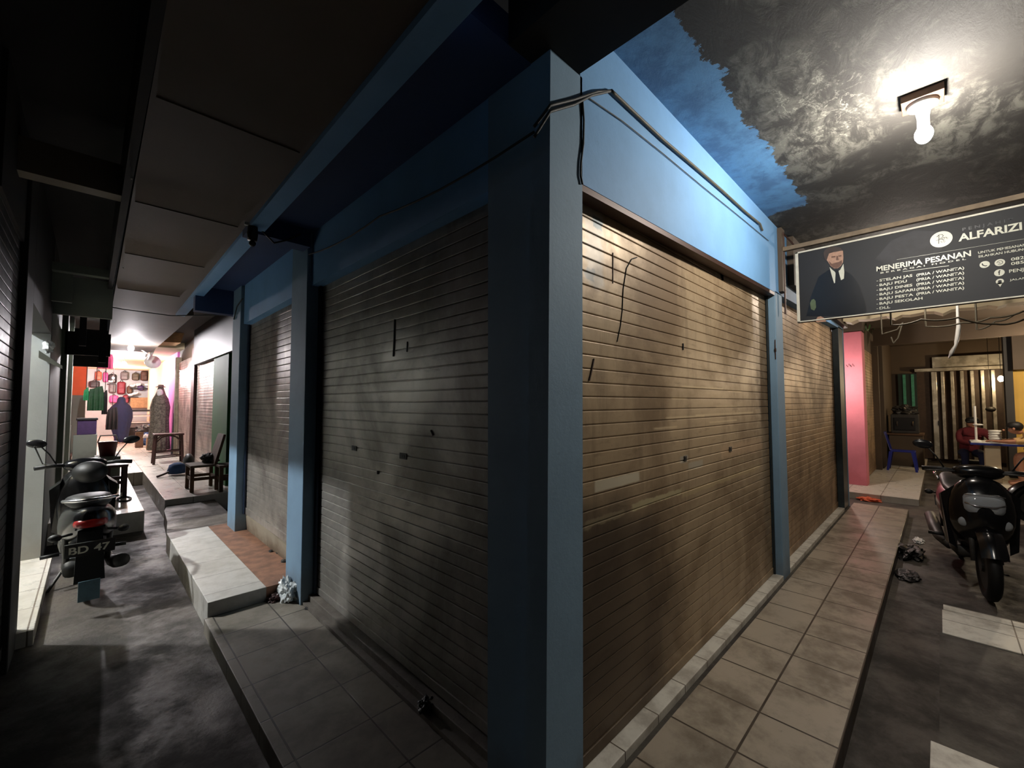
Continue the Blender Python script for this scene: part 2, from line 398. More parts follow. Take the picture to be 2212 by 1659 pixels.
# corner pillar, slightly out of plumb as it stands
b0, b1 = lean(1180, 1600, 1189, 140, 'y', yR); c0, c1 = lean(1259.5, 1600, 1258, 430, 'y', yR)
def ext(p0, p1, z): return p0 + (p1-p0)*((z-p0.z)/(p1.z-p0.z))
B, T = -.1, 2.83
a_, d_ = ext(b0, b1, B), ext(b0, b1, T); e_, f_ = ext(c0, c1, B), ext(c0, c1, T)
bm = nb()
hexa(bm, [(a_.x, yR, B), (e_.x, yR, B), (e_.x, 1.085, B), (a_.x, 1.085, B), (d_.x, yR, T), (f_.x, yR, T), (f_.x, 1.085, T), (d_.x, 1.085, T)])
struct('wall_corner_pillar', bm, 'bluecol')
bm = nb(); bx(bm, 1.188, 1.36, 1.084, 1.34, -.1, 2.83); struct('wall_corner_return', bm, 'bluecol')
# right wall header, its lower edge dropping towards the camera as in the photo
XE = 8.02
bm = nb()
def hz(x): return 2.384 + (x-1.39)*.031
for xa, xb in ((1.372, 4.30), (4.30, XE)):
    hexa(bm, [(xa, yR, hz(xa)), (xb, yR, hz(xb)), (xb, 1.30, hz(xb)), (xa, 1.30, hz(xa)), (xa, yR, 3.25), (xb, yR, 3.25), (xb, 1.30, 3.25), (xa, 1.30, 3.25)])
struct('wall_header_right', bm, 'blue')
bm = nb(); bx(bm, 1.41, XE, 1.30, 1.42, -.1, 3.25); struct('wall_right_backing', bm, 'brownwall')
bm = nb(); bx(bm, 4.262, 4.478, 1.0, 1.3, -.1, 2.47); bx(bm, 4.235, 4.47, yR, 1.09, -.1, 2.49, .006); struct('wall_pillar_right', bm, 'bluecol')
bm = nb(); bx(bm, 4.70, XE, .93, yR-.002, 2.62, 3.1); bx(bm, 4.36, 4.47, .95, .984, 2.5, 3.08); struct('wall_upper_brown', bm, 'brownwall')
bm = nb(); bx(bm, 7.57, 7.95, 1.065, 1.3, -.1, 2.5); struct('wall_end_right', bm, 'steel')
t = thing('steel_post', 'dark steel post standing at the far end of the second tan shutter', 'post', (7.75, 1.0, 0))
bm = nb(); bx(bm, 7.56, 7.93, .985, 1.06, -.1, 2.6, .004); obj('post_body', bm, 'steel', t)
bm = nb(); bx(bm, 7.93, 7.965, .978, 1.06, -.1, 2.6); obj('edge_strip', bm, 'bluecol', t)

# left side wall: header and pillars
bm = nb()
def bayhead(y0, y1, z0, z1, xa=1.19):
    hexa(bm, [(xa, y0, z0), (xa, y1, z1), (1.4, y1, z1), (1.4, y0, z0), (xa, y0, 2.95), (xa, y1, 2.95), (1.4, y1, 2.95), (1.4, y0, 2.95)])
bayhead(1.08, 3.42, 2.415, 2.415); bayhead(3.7, 5.45, 2.405, 2.392); struct('wall_header_left', bm, 'blue')
bm = nb(); bx(bm, 1.40, 1.5, 1.46, 5.8, -.1, 2.95); struct('wall_left_backing', bm, 'brownwall')
bm = nb(); bx(bm, 1.155, 1.4, 3.40, 3.75, -.1, 2.83, .006); struct('wall_pillar_left', bm, 'bluecol')
bm = nb(); bx(bm, 1.165, 1.5, 5.50, 5.85, -.1, 2.95, .006); struct('wall_pillar_left_end', bm, 'bluecol')
bm = nb(); hexa(bm, [(1.29, 3.75, .0), (1.29, 5.5, .0), (1.4, 5.5, .0), (1.4, 3.75, .0), (1.265, 3.75, .24), (1.265, 5.5, .30), (1.4, 5.5, .30), (1.4, 3.75, .24)]); struct('baseboard_left', bm, 'skirt')
# canopy over the left walkway: soffit, fascia lip, cross beams
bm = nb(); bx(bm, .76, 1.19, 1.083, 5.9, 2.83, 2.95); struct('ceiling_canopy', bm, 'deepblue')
bm = nb(); hexa(bm, [(.70, .6, 2.72), (.80, .6, 2.72), (.90, 7.4, 2.72), (.80, 7.4, 2.72), (.70, .6, 3.1), (.80, .6, 3.1), (.90, 7.4, 3.1), (.80, 7.4, 3.1)]); struct('trim_4', bm, 'blue')
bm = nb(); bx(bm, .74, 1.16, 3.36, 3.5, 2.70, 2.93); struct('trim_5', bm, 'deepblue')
bm = nb(); bx(bm, .80, 1.5, 5.85, 5.97, 2.55, 2.95); struct('trim_6', bm, 'deepblue')
# beam over the entrance of the right-hand alley and dark slab overhead
bm = nb(); bx(bm, 1.06, 1.362, -1.9, 1.083, 2.83, 3.3); struct('trim_7', bm, 'black')
bm = nb(); bx(bm, -2.2, 1.06, -2.2, .6, 3.1, 3.3); struct('ceiling_crossing', bm, 'black')
bm = nb(); bx(bm, 1.36, 8.0, -1.6, 1.3, 3.09, 3.25); struct('ceiling_right', bm, 'ceil_r')
# centre ceiling of the left alley
bm = nb(); hexa(bm, [(.125, .6, 2.75), (.71, .6, 2.75), (.81, 7.4, 2.75), (.16, 7.4, 2.75), (.125, .6, 2.85), (.71, .6, 2.85), (.81, 7.4, 2.85), (.16, 7.4, 2.85)])
hexa(bm, [(.16, 7.4, 2.75), (1.0, 7.4, 2.75), (1.05, 14, 2.8), (.24, 14, 2.8), (.16, 7.4, 2.85), (1.0, 7.4, 2.85), (1.05, 14, 2.9), (.24, 14, 2.9)])
for i, (y, z) in enumerate(((2.2, 2.75), (3.45, 2.75), (4.7, 2.75), (6.2, 2.75))):
    bx(bm, .14+.005*y, .70, y, y+.012, z-.006, z+.01)
struct('ceiling_left', bm, 'board')
bm = nb()
for y0, y1, z in ((14, 26, 2.95),): bx(bm, -1.0, 3.2, y0, y1, z, 3.1)
struct('ceiling_far', bm, 'cream')
bm = nb(); bx(bm, -.45, .13, .6, 14, 3.15, 3.3); bx(bm, .095, .13, .6, 10, 2.745, 3.3); struct('ceiling_left_side', bm, 'beamdark')
bm = nb(); bx(bm, -.32, .1, 3.45, 3.56, 2.76, 2.95); struct('trim_8', bm, 'skirt')
bm = nb(); bx(bm, -.32, .14, 5.9, 6.0, 2.78, 2.86); bx(bm, -.30, -.16, 6.0, 6.06, 2.5, 2.8); bx(bm, -.3, .14, 6.3, 6.36, 2.42, 2.82); struct('trim_9', bm, 'greywall')
bm = nb(); bx(bm, -.12, -.06, 7.2, 7.3, 2.2, 3.0); bx(bm, .06, .14, 8.5, 8.6, 2.1, 3.0); bx(bm, -.3, .2, 9.2, 9.3, 2.25, 2.6); bx(bm, -.25, .22, 11.2, 11.3, 2.2, 2.9); struct('trim_10', bm, 'beamdark')

# left wall of the left alley, the passage opening and its lit far wall
LX = -.30
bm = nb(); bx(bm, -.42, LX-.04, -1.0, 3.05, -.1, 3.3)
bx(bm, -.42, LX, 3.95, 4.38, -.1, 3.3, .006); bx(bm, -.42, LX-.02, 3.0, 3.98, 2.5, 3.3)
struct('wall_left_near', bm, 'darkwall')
bm = nb(); bx(bm, -.45, LX, 4.38, 6.25, 2.20, 3.9); struct('wall_left_lintel', bm, 'darkwall')
bm = nb(); bx(bm, -3, LX, 6.25, 6.35, -.1, 3.9); struct('wall_passage_far', bm, 'whitewall')
bm = nb(); bx(bm, -3, -.42, 4.22, 4.30, -.1, 3.9); bx(bm, -3.1, -3, 4.2, 6.3, -.1, 3.9); struct('wall_passage_near', bm, 'darkwall')
bm = nb(); bx(bm, -3, -.45, 4.3, 6.25, 3.8, 3.9); struct('ceiling_passage', bm, 'cream')
bm = nb(); bx(bm, -.42, LX, 6.26, 7.5, -.1, 3.2, .004); bx(bm, -.42, LX-.03, 7.5, 9.2, -.1, 3.2); bx(bm, -.42, LX+.03, 9.2, 9.5, -.1, 3.2, .004)
bx(bm, -.42, LX-.02, 9.5, 11.6, -.1, 3.2); bx(bm, -.42, LX+.04, 11.6, 12, -.1, 3.2, .004); bx(bm, -.42, LX, 12, 14.5, -.1, 1.0)
struct('wall_left_far', bm, 'greywall')

# building two on the right of the left alley
bm = nb(); bx(bm, 1.72, 1.9, 7.7, 14.8, -.1, 3.1); bx(bm, 1.9, 2.0, 5.8, 7.7, -.1, 3.1)
struct('wall_second_building', bm, 'brownwall')
bm = nb(); bx(bm, 1.60, 1.72, 8.25, 9.45, -.1, 2.75, .004); struct('wall_green_column', bm, 'green')
bm = nb(); bx(bm, 1.66, 1.72, 7.7, 8.22, -.1, 2.7); struct('wall_dim_panel', bm, 'shut_d')
bm = nb(); bx(bm, 1.56, 1.72, 7.7, 11.4, 2.34, 3.1); struct('wall_dark_awning', bm, 'tar')
bm = nb(); bx(bm, 1.0, 2.2, 5.97, 14, 3.1, 3.2); struct('ceiling_left_recess', bm, 'black')
bm = nb(); bx(bm, 1.68, 1.80, 14.9, 16.6, -.1, 2.95, .004); struct('wall_magenta_column', bm, 'magenta')
bm = nb(); bx(bm, 1.74, 1.9, 16.6, 24, -.1, 2.95); struct('wall_cream_far', bm, 'cream')
bm = nb(); bx(bm, -1, 3.2, 24.6, 24.8, 0, 3.0); struct('wall_stall_back', bm, 'whitewall')
bm = nb(); bx(bm, -.42, -.10, 17.2, 18.2, 1.75, 2.75); struct('wall_orange', bm, 'orange')
bm = nb(); bx(bm, -.42, -.10, 17.2, 18.2, .14, 1.75); struct('wall_below_orange', bm, 'greywall')
bm = nb(); bx(bm, -1, -.42, 18.2, 24.6, .14, 3.0); struct('wall_stall_left', bm, 'pink')

# right alley beyond the sign
bm = nb(); bx(bm, 10.0, 10.35, .965, 2.6, -.02, 2.82, .01); struct('wall_pink', bm, 'pink')
bm = nb(); bx(bm, 9.96, 10.4, .95, 2.6, 2.83, 3.3); bx(bm, 8.05, 10.0, 2.5, 2.6, -.1, 3.3); struct('wall_cross_alley', bm, 'brownwall')
bm = nb(); bx(bm, 10.35, 14.4, 1.06, 1.2, -.1, 3.1); bx(bm, 12.6, 12.75, .95, 1.06, -.1, 2.9); bx(bm, 13.6, 16.2, .94, 1.06, -.1, 3.2); struct('wall_right_far', bm, 'brownwall')
bm = nb(); bx(bm, 16.2, 16.4, -3, 2.6, -.1, 3.4); bx(bm, 14.6, 16.2, -1.32, -1.16, -.1, 3.4); struct('wall_end_of_right_alley', bm, 'brownwall')
bm = nb(); bx(bm, 8.0, 16.2, -3, 2.6, 3.1, 3.25); struct('ceiling_right_far', bm, 'board')
bm = nb(); bx(bm, 13.2, 13.4, -3.2, -1.06, -.1, 3.1); struct('wall_yellow', bm, 'yellow')
bm = nb(); bx(bm, 13.1, 13.4, -1.06, -.95, -.1, 3.1); struct('wall_dark_post', bm, 'darkwall')
bm = nb(); bx(bm, 12.9, 13.1, -2.6, -1.05, 2.15, 3.1); bx(bm, 11.9, 12.0, -1.4, .96, 2.72, 3.1); struct('wall_dark_lintels', bm, 'brownwall')
bm = nb()
N = 34; fr = []
for i in range(N+1):
    y = 1.0 - i*(2.6/N)
    fr.append((y, 2.665+.02*mn.noise(Vector((y*7, 0, 0)))-(.03 if i % 6 == 2 else 0)))
for i in range(N):
    (ya, za), (yb, zb) = fr[i], fr[i+1]
    hexa(bm, [(7.6, ya, za), (7.85, ya, za), (7.85, yb, zb), (7.6, yb, zb), (7.6, ya, 3.1), (7.85, ya, 3.1), (7.85, yb, 3.1), (7.6, yb, 3.1)])
struct('trim_11', bm, 'cream')
bm = nb(); bx(bm, -.9, 8, -1.75, -1.6, -.1, 3.3); struct('wall_right_alley_near_side', bm, 'darkwall')
bm = nb(); bx(bm, -2.3, -2.2, -2.2, 4.2, -.1, 3.3); struct('wall_behind', bm, 'darkwall')

# ------------------------------------------------------------------ roller shutters
def shutter(label, mat, ax, plane, u0, u1, z0, z1, s=-1, pitch=.0605, z_off=0, plates=(), rails=(1, 1), railmat='steel', barmat=None, group=None):
    def pt(u, d, z): return (u, plane+s*d, z) if ax == 'x' else (plane+s*d, u, z)
    um = (u0+u1)/2
    t = thing('roller_shutter', label, 'shutter', pt(um, 0, z0), 0, group)
    prof = [(0, 0), (.0058, .0012), (.0068, .004), (.0070, .029), (.0068, .0535), (.0058, .0562), (0, .0574)]
    bm = nb(); zs = []
    z = z0+.07+z_off
    while z < z1:
        for d, h in prof: zs.append((d, min(z+h, z1)))
        z += pitch
    nu = max(2, int((u1-u0)/.3)); cols = []
    for i in range(nu+1):
        u = u0+(u1-u0)*i/nu
        cols.append([bm.verts.new(pt(u, d+.0012*mn.noise(Vector((u*1.3, h*1.7, plane))), h)) for d, h in zs])
    for i in range(nu):
        for j in range(len(zs)-1): bm.faces.new((cols[i][j], cols[i+1][j], cols[i+1][j+1], cols[i][j+1]))
    # world coordinates kept for the material: origin is the thing's base, so feed them back through the mapping of object coords
    o = obj('slat_curtain', bm, mat, t)
    bm = nb(); a, b = pt(u0, -.004, z0), pt(u1, .014, z0+.07+z_off)
    bx(bm, min(a[0], b[0]), max(a[0], b[0]), min(a[1], b[1]), max(a[1], b[1]), z0, z0+.07+z_off, .003)
    obj('bottom_bar', bm, barmat or mat, t)
    for k_, u in enumerate((u0, u1)):
        if not rails[k_]: continue
        bm = nb(); sg = 1 if k_ == 0 else -1
        for d0, d1, w0, w1 in ((.016, .03, 0, .045), (-.01, .03, 0, .006)):
            a, b = pt(u+sg*w0, d0, z0), pt(u+sg*w1, d1, z1)
            bx(bm, min(a[0], b[0]), max(a[0], b[0]), min(a[1], b[1]), max(a[1], b[1]), z0, z1)
        obj('guide_rail', bm, railmat, t)
    for (u, z, w_, h_) in plates:
        bm = nb(); a, b = pt(u-w_/2, .004, z-h_/2), pt(u+w_/2, .012, z+h_/2)
        bx(bm, min(a[0], b[0]), max(a[0], b[0]), min(a[1], b[1]), max(a[1], b[1]), z-h_/2, z+h_/2, .002)
        o2 = obj('lock_plate', bm, 'greyplastic', t)
        bm = nb(); a, b = pt(u-w_*.28, .011, z-h_*.25), pt(u+w_*.1, .0135, z+h_*.25)
        bx(bm, min(a[0], b[0]), max(a[0], b[0]), min(a[1], b[1]), max(a[1], b[1]), z-h_*.25, z+h_*.25)
        bmesh.ops.translate(bm, vec=-Vector(t.location), verts=bm.verts)
        obj('key_slot', bm, 'tar', o2, local=True)
    return t
def fix_coords(matname, loc):              # shutter parts are placed from the shutter's base: shift the pattern to match
    m = MT[matname]; nt = m.node_tree
    tc = [n for n in nt.nodes if n.type == 'TEX_COORD'][0]
    mp = nt.nodes.new('ShaderNodeVectorMath'); mp.operation = 'ADD'; mp.inputs[1].default_value = loc
    tos = [(l.to_node, l.to_socket) for l in tc.outputs['Object'].links]
    for l in list(tc.outputs['Object'].links): nt.links.remove(l)
    nt.links.new(tc.outputs['Object'], mp.inputs[0])
    for n, s_ in tos: nt.links.new(mp.outputs[0], s_)

pl = [(*P2(1477, 990), .035, .03), (*P2(1575, 970), .05, .035)]
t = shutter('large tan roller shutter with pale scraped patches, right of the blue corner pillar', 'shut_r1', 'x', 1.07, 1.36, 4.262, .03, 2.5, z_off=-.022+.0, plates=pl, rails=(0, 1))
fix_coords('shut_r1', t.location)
t = shutter('narrow-looking tan roller shutter below the black shop sign, beyond the blue pillar', 'shut_r2', 'x', 1.07, 4.478, 7.56, .03, 2.62, rails=(0, 0))
fix_coords('shut_r2', t.location)
pl = [(*P2(768, 968, 1.27, 'x'), .07, .032), (*P2(874, 985, 1.27, 'x'), .075, .034)]
t = shutter('dim grey roller shutter with two lock plates, left of the blue corner pillar', 'shut_l1', 'y', 1.27, 1.34, 3.40, .07, 2.47, z_off=-.02, plates=pl, rails=(0, 1), railmat='bluesteel')
fix_coords('shut_l1', t.location)
t = shutter('grey roller shutter with stained base, past the first blue pillar on the left', 'shut_l2', 'y', 1.27, 3.75, 5.50, .28, 2.47, rails=(0, 1), railmat='bluesteel')
fix_coords('shut_l2', t.location)
shutter('pale roller shutter with bluish gleam just past the green column', 'shut_l2', 'y', 1.66, 9.5, 11.5, .16, 2.35, rails=(0, 0))
shutter('beige roller shutter between the dark door post and the magenta column', 'shut_l2', 'y', 1.66, 11.95, 14.3, .16, 2.6, rails=(0, 0), barmat='cream')
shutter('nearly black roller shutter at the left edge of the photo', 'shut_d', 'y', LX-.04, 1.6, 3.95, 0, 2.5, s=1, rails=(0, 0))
shutter('brown roller shutter behind the pink column on the right', 'shut_r2', 'x', 1.06, 10.4, 12.6, .02, 2.6, rails=(0, 0))
for (ya, yb, lab, m) in ((11.55, 11.9, 'dark narrow door post between the two pale shutters of the far left building', 'darkwood'), (14.35, 14.55, 'pale wooden door post beside the magenta column', 'timber')):
    bm = nb(); bx(bm, 1.60, 1.715, ya, yb, .16, 2.75, .004); single('door_post', bm, m, lab, 'post')
bm = nb()
for k_ in range(2): bx(bm, 1.372+.0, 4.262, 1.0+.03*k_, 1.02+.03*k_, 2.384+.0-.0, 2.40)
bm.free()
bm = nb(); hexa(bm, [(1.372, .987, hz(1.372)-.028), (4.235, .987, hz(4.235)-.028), (4.235, 1.055, hz(4.235)-.028), (1.372, 1.055, hz(1.372)-.028), (1.372, .987, hz(1.372)-.001), (4.235, .987, hz(4.235)-.001), (4.235, 1.055, hz(4.235)-.001), (1.372, 1.055, hz(1.372)-.001)])
single('shutter_hood', bm, 'rust', 'rusty brown steel hood along the top of the large tan shutter', 'hood')
bm = nb(); p = U(1355, 1528, 'z', .032); Mx = Matrix.Translation(p) @ Matrix.Rotation(math.radians(-62), 4, 'Z')
bx(bm, -.008, .05, -.011, .011, -.004, .03, .003, Mx); bx(bm, -.012, .0, -.018, .018, -.004, .045, .003, Mx)
single('shutter_bolt', bm, 'rust', 'small rusty bolt on the white tile sill under the tan shutter', 'bolt')

# ------------------------------------------------------------------ cables
def cable(pts, r, mat, label, name='cable', group=None, sag=0):
    P3 = []
    for a, b in zip(pts[:-1], pts[1:]):
        a, b = Vector(a), Vector(b); n = 6
        for i in range(n):
            q = a.lerp(b, i/n); q.z -= sag*4*(i/n)*(1-i/n); P3.append(q)
    P3.append(Vector(pts[-1])); bm = nb(); tube(bm, P3, r, 7)
    return single(name, bm, mat, label, 'cable', group, True)
yc = yR-.014
cp = [U(x, y, 'y', yc) for x, y in ((1320, 196), (1362, 236), (1432, 302), (1500, 360), (1560, 412), (1610, 458), (1642, 484), (1647, 498))]
cable(cp, .008, 'cable', 'thick brown cable running along the bright blue wall above the tan shutter')
cp = [U(x, y, 'y', yR-.006) for x, y in ((1262, 205), (1345, 262), (1430, 330), (1520, 405), (1600, 470), (1660, 520))]
cable(cp, .0025, 'darkcable', 'thin dark wire running below the thick cable on the blue wall')
cp = [U(x, y, 'y', yR-.012) for x, y in ((1150, 262), (1188, 228), (1240, 215), (1290, 198), (1322, 196))]
cp[0] = Vector((1.13, 1.02, 2.52)); 
cable(cp, .006, 'darkcable', 'upper of two grey wires wrapping round the top of the corner pillar')
cp = [U(x, y, 'y', yR-.012) for x, y in ((1150, 262), (1188, 241), (1240, 226), (1278, 206), (1322, 196))]
cp[0] = Vector((1.13, 1.02, 2.48))
cable(cp, .006, 'darkcable', 'lower of two grey wires wrapping round the top of the corner pillar')
cp = [U(x, y, 'y', yR-.006) for x, y in ((1258, 215), (1261, 260), (1260, 310), (1255, 350), (1254, 378), (1258, 398))]
cable(cp, .0045, 'darkcable', 'dark wire hanging straight down the seam of the corner pillar')
cable([(1.13, 1.02, 2.50), (1.13, 2.2, 2.56), (1.13, 3.3, 2.62)], .005, 'darkcable', 'dim wire running along the left blue wall under the canopy', sag=.03)
cable([U(560, 492, 'y', 3.34), U(592, 525, 'y', 3.34), U(625, 518, 'y', 3.34), U(650, 505, 'y', 3.34)], .006, 'darkcable', 'dark wire drooping under the cross beam of the left canopy')
cable([Vector((-.3, 6.7, U(150, 645, 'y', 6.7).z)), U(265, 668, 'y', 6.7), U(370, 682, 'y', 6.7), Vector((1.2, 5.86, U(512, 680, 'y', 5.86).z))], .006, 'darkcable', 'black wire strung across the left alley below the ceiling')
cable([U(505, 690, 'x', 1.16), U(512, 662, 'x', 1.16), U(524, 645, 'x', 1.16)], .007, 'darkcable', 'short black wire curling on the end pillar of the blue building')
cable([(.16, 2.6, 2.97), (.45, 2.9, 2.97), (.78, 3.2, 2.97)], .004, 'darkcable', 'thin wire crossing the brown ceiling boards, nearest of the two')
cable([(.2, 5.2, 2.96), (.5, 5.35, 2.96), (.84, 5.6, 2.96)], .004, 'darkcable', 'thin wire crossing the brown ceiling boards, farther of the two')
cable([U(75, 965, 'x', LX+.01), U(92, 1002, 'y', 6.2), U(108, 1004, 'y', 6.2)], .005, 'darkcable', 'black wire crossing the bright white strip of the side passage')
# messy wires under the ceiling beyond the sign
for i, pts in enumerate((((1925, 702), (1990, 690), (2070, 686), (2150, 700), (2212, 690)), ((2000, 705), (2080, 697), (2140, 686), (2212, 672)), ((2110, 712), (2150, 694), (2190, 680)))):
    c3 = [U(x, y, 'x', 6.2+.35*i) for x, y in pts]; c3 = [Vector((c3[0].x, c3[0].y, 3.09))]+c3
    cable(c3, .009, 'cable', ('long sagging cable behind the sign, uppermost of the tangle', 'brown cable crossing the tangle behind the sign', 'short cable at the right end of the tangle behind the sign')[i], sag=.02)
cable([Vector((7, U(1905, 722, 'x', 7).y, 3.09)), U(1905, 722, 'x', 7), U(1938, 712, 'x', 7), U(1950, 696, 'x', 7), U(1940, 730, 'x', 7), U(1930, 742, 'x', 7), U(1925, 728, 'x', 7)], .008, 'cable', 'loop of cable hanging by the green leaves behind the sign')
pts = [U(2069, 640, 'x', 6.9)]+[U(x, y, 'x', 6.9) for x, y in ((2069, 690), (2071, 705), (2069, 722), (2066, 738), (2064, 746), (2056, 760), (2050, 774))]
bm = nb(); pts[0].z = 3.09; tube(bm, pts, [.008, .014, .02, .02, .018, .012, .02, .006], 8); single('wrapped_cord', bm, 'white', 'white wrapped cord dangling below the cable tangle behind the sign', 'cord', smooth=True)
bm = nb()
for i in range(26):
    c = U(1880+random.uniform(-14, 26), 706+random.uniform(-5, 14), 'y', .93); a = random.uniform(0, 6.28)
    v = [bm.verts.new(c+Vector((math.cos(a+q)*.045*s_, .01*math.sin(3*q), math.sin(a+q)*.045*s_))) for q, s_ in ((0, 1.3), (1.57, .4), (3.14, 1.2), (4.71, .4))]; bm.faces.new(v)
single('leafy_plant', bm, plain('leaf_green', (60, 110, 46), .6), 'small tuft of green leaves hanging above the pink column', 'plant')

# ------------------------------------------------------------------ ceiling lamps
t = thing('ceiling_lamp', 'bare glowing bulb in a white round holder on the flaking grey ceiling', 'lamp', (3.01, .02, 3.09))
bm = nb(); bx(bm, 2.94, 3.08, -.07, .09, 3.05, 3.09, .003); obj('timber_block', bm, 'bulbbase', t)
bm = nb(); lathe(bm, [(.062, 3.05), (.06, 3.03), (.03, 3.01), (.024, 2.97), (.024, 2.93)], (3.01, .01, 0)); obj('holder', bm, 'white', t, smooth=True)
light_bulb(t, (3.01, .01, 2.885), 'near_right', .036, 1.3)
def hang_bulb(c, key, label, ztop, r=.035):
    t = thing('hanging_bulb', label, 'lamp', (c[0], c[1], ztop))
    bm = nb(); tube(bm, [(c[0], c[1], c[2]+.08), (c[0], c[1], ztop)], .006, 6); obj('flex', bm, 'darkcable', t)
    bm = nb(); lathe(bm, [(.018, c[2]+.03), (.022, c[2]+.05), (.018, c[2]+.09)], (c[0], c[1], 0), 12); obj('socket', bm, 'white', t, smooth=True)
    light_bulb(t, c, key, r)
hang_bulb((9.2, 1.25, 1.9), 'cross_right', 'bulb lighting the pink column from the cross alley, hidden behind the steel post', 3.1)
hang_bulb((6.2, .25, 2.86), 'behind_sign', 'bulb on the ceiling just behind the black shop sign', 3.09)
hang_bulb((14.9, -1.02, 2.05), 'gate', 'bulb glaring on the folding gate at the end of the right alley', 3.1, .05)
hang_bulb((11.3, -1.5, 2.3), 'eating', 'bulb over the eating area at the right edge', 3.1)
hang_bulb((-1.9, 5.95, 3.3), 'passage', 'bulb in the side passage throwing light across the left walkway', 3.8, .045)
bp = U(283, 752, 'z', 2.68); hang_bulb(tuple(bp), 'far_one', 'upper and nearer of the two dazzling bulbs far down the left alley', 2.96, .05)
bp = U(268, 787, 'z', 2.70); hang_bulb(tuple(bp), 'far_two', 'lower and farther of the two dazzling bulbs far down the left alley', 2.95, .06)
hang_bulb((.6, 22.5, 2.5), 'stall', 'bulb added over the bag stall to brighten the end of the left alley', 2.95)  # added bulb, makes up brightness at the far end

# dead socket lamp under the left canopy
t = thing('unlit_lamp', 'unlit dim bulb hanging from the corner of the left canopy beam', 'lamp', tuple(U(546, 490, 'y', 3.3)))
a = U(546, 490, 'y', 3.3); b = U(546, 520, 'y', 3.3); c = U(546, 533, 'y', 3.3)
bm = nb(); lathe(bm, [(.03, b.z), (.034, (a.z+b.z)/2), (.03, a.z)], (a.x, a.y, 0), 12); obj('socket', bm, 'greyplastic', t, smooth=True)
bm = nb(); ball(bm, (a.x, a.y, b.z-.02), .022, u=10, v=8); obj('bulb', bm, 'tar', t, smooth=True)
bm = nb(); bx(bm, a.x-.05, a.x-.02, a.y-.01, a.y+.01, a.z, a.z+.02); obj('clip', bm, 'white', t)
for (px, py, lab) in ((284, 385, 'small white clip on the dim ceiling edge, nearer of the two'), (266, 579, 'small white clip on the dim ceiling edge, farther of the two')):
    c = U(px, py, 'z', 2.742); bm = nb(); ball(bm, c, .006, u=8, v=6); single('cable_clip', bm, 'white', lab, 'clip', smooth=True)

# ------------------------------------------------------------------ shop sign
XS = 4.40
tl, bl_ = U(1718, 545, 'x', XS), U(1722, 697, 'x', XS)
sy, sz0, sz1 = .858, 2.206, 2.832; SL = 1.75
t = thing('shop_sign', 'black hanging shop sign with white lettering and a suited man, upper right', 'sign', (XS, sy-SL/2, sz0))
bm = nb(); bx(bm, XS, XS+.05, sy-SL, sy, sz0, sz1); obj('panel', bm, 'signblack', t)
fr_ = nb()
for y0, y1, z0, z1 in ((sy-.022, sy, sz0, sz1), (sy-SL, sy, sz1-.014, sz1), (sy-SL, sy, sz0, sz0+.010), (sy-SL, sy-SL+.02, sz0, sz1)): bx(fr_, XS-.008, XS+.004, y0, y1, z0, z1, .002)
obj('frame', fr_, 'whitemetal', t)
bm = nb(); bx(bm, XS-.01, XS+.03, sy-SL, .985, 2.868, 2.905, .003); obj('top_batten', bm, 'timber', t)
bm = nb(); tube(bm, [(XS+.02, .95, 2.3), (XS+.02, .95, 3.05)], .008, 6); tube(bm, [(XS+.02, .95, 2.95), (XS+.02, .985, 2.86)], .006, 6); tube(bm, [(XS+.02, .95, 3.04), (XS+.02, .85, 2.88)], .006, 6); obj('bracket', bm, 'rust', t)
XP = XS-.0035
LAY = [0]
def flat(name, pts, mat, lay=0, world=False):
    bm = nb(); vs = []
    for p in pts:
        q = p if world else U(*p, 'x', XS)
        vs.append(bm.verts.new((XS-.0012-.0006*lay, q[1], q[2])))
    bm.faces.new(vs); return obj(name, bm, mat, t)
def disc(name, px, py, ry, mat, lay=1, rz=None):
    c = U(px, py, 'x', XS); rz = rz or ry
    return flat(name, [(0, c.y+ry*math.cos(a*PI/16), c.z+rz*math.sin(a*PI/16)) for a in range(32)], mat, lay, True)
def text(body, pl_, pr_, cap, mat, name='lettering', lay=1, bold=.012):
    """body between two pixels of the baseline; cap height in pixels at its left end"""
    a = U(*pl_, 'x', XS); b = U(*pr_, 'x', XS); h = U(pl_[0], pl_[1]-cap, 'x', XS).z-a.z
    cu = bpy.data.curves.new('tmp', 'FONT'); cu.body = body; cu.offset = bold; cu.resolution_u = 3
    o = bpy.data.objects.new('tmp', cu); C.objects.link(o)
    bpy.context.view_layer.update()
    me = bpy.data.meshes.new_from_object(o.evaluated_get(bpy.context.evaluated_depsgraph_get()))
    bpy.data.objects.remove(o); bpy.data.curves.remove(cu)
    bm = nb(); bm.from_mesh(me); bpy.data.meshes.remove(me)
    xs = [v.co.x for v in bm.verts]; x0, x1 = min(xs), max(xs); W = a.y-b.y
    zl = (b.z-a.z)
    for v in bm.verts:
        k_ = (v.co.x-x0)/(x1-x0); y_ = v.co.y/.72
        v.co = Vector((XS-.0012-.0006*lay, a.y-k_*W, a.z+zl*k_*0+h*y_))
    return obj(name, bm, mat, t)
# grey cloud on the panel: weak lamp glare put into its colour
flat('glare_cloud', [(1890, 560), (1925, 520), (1975, 498), (2025, 500), (2035, 540), (1990, 560), (1930, 575)], 'glaregrey', 0)
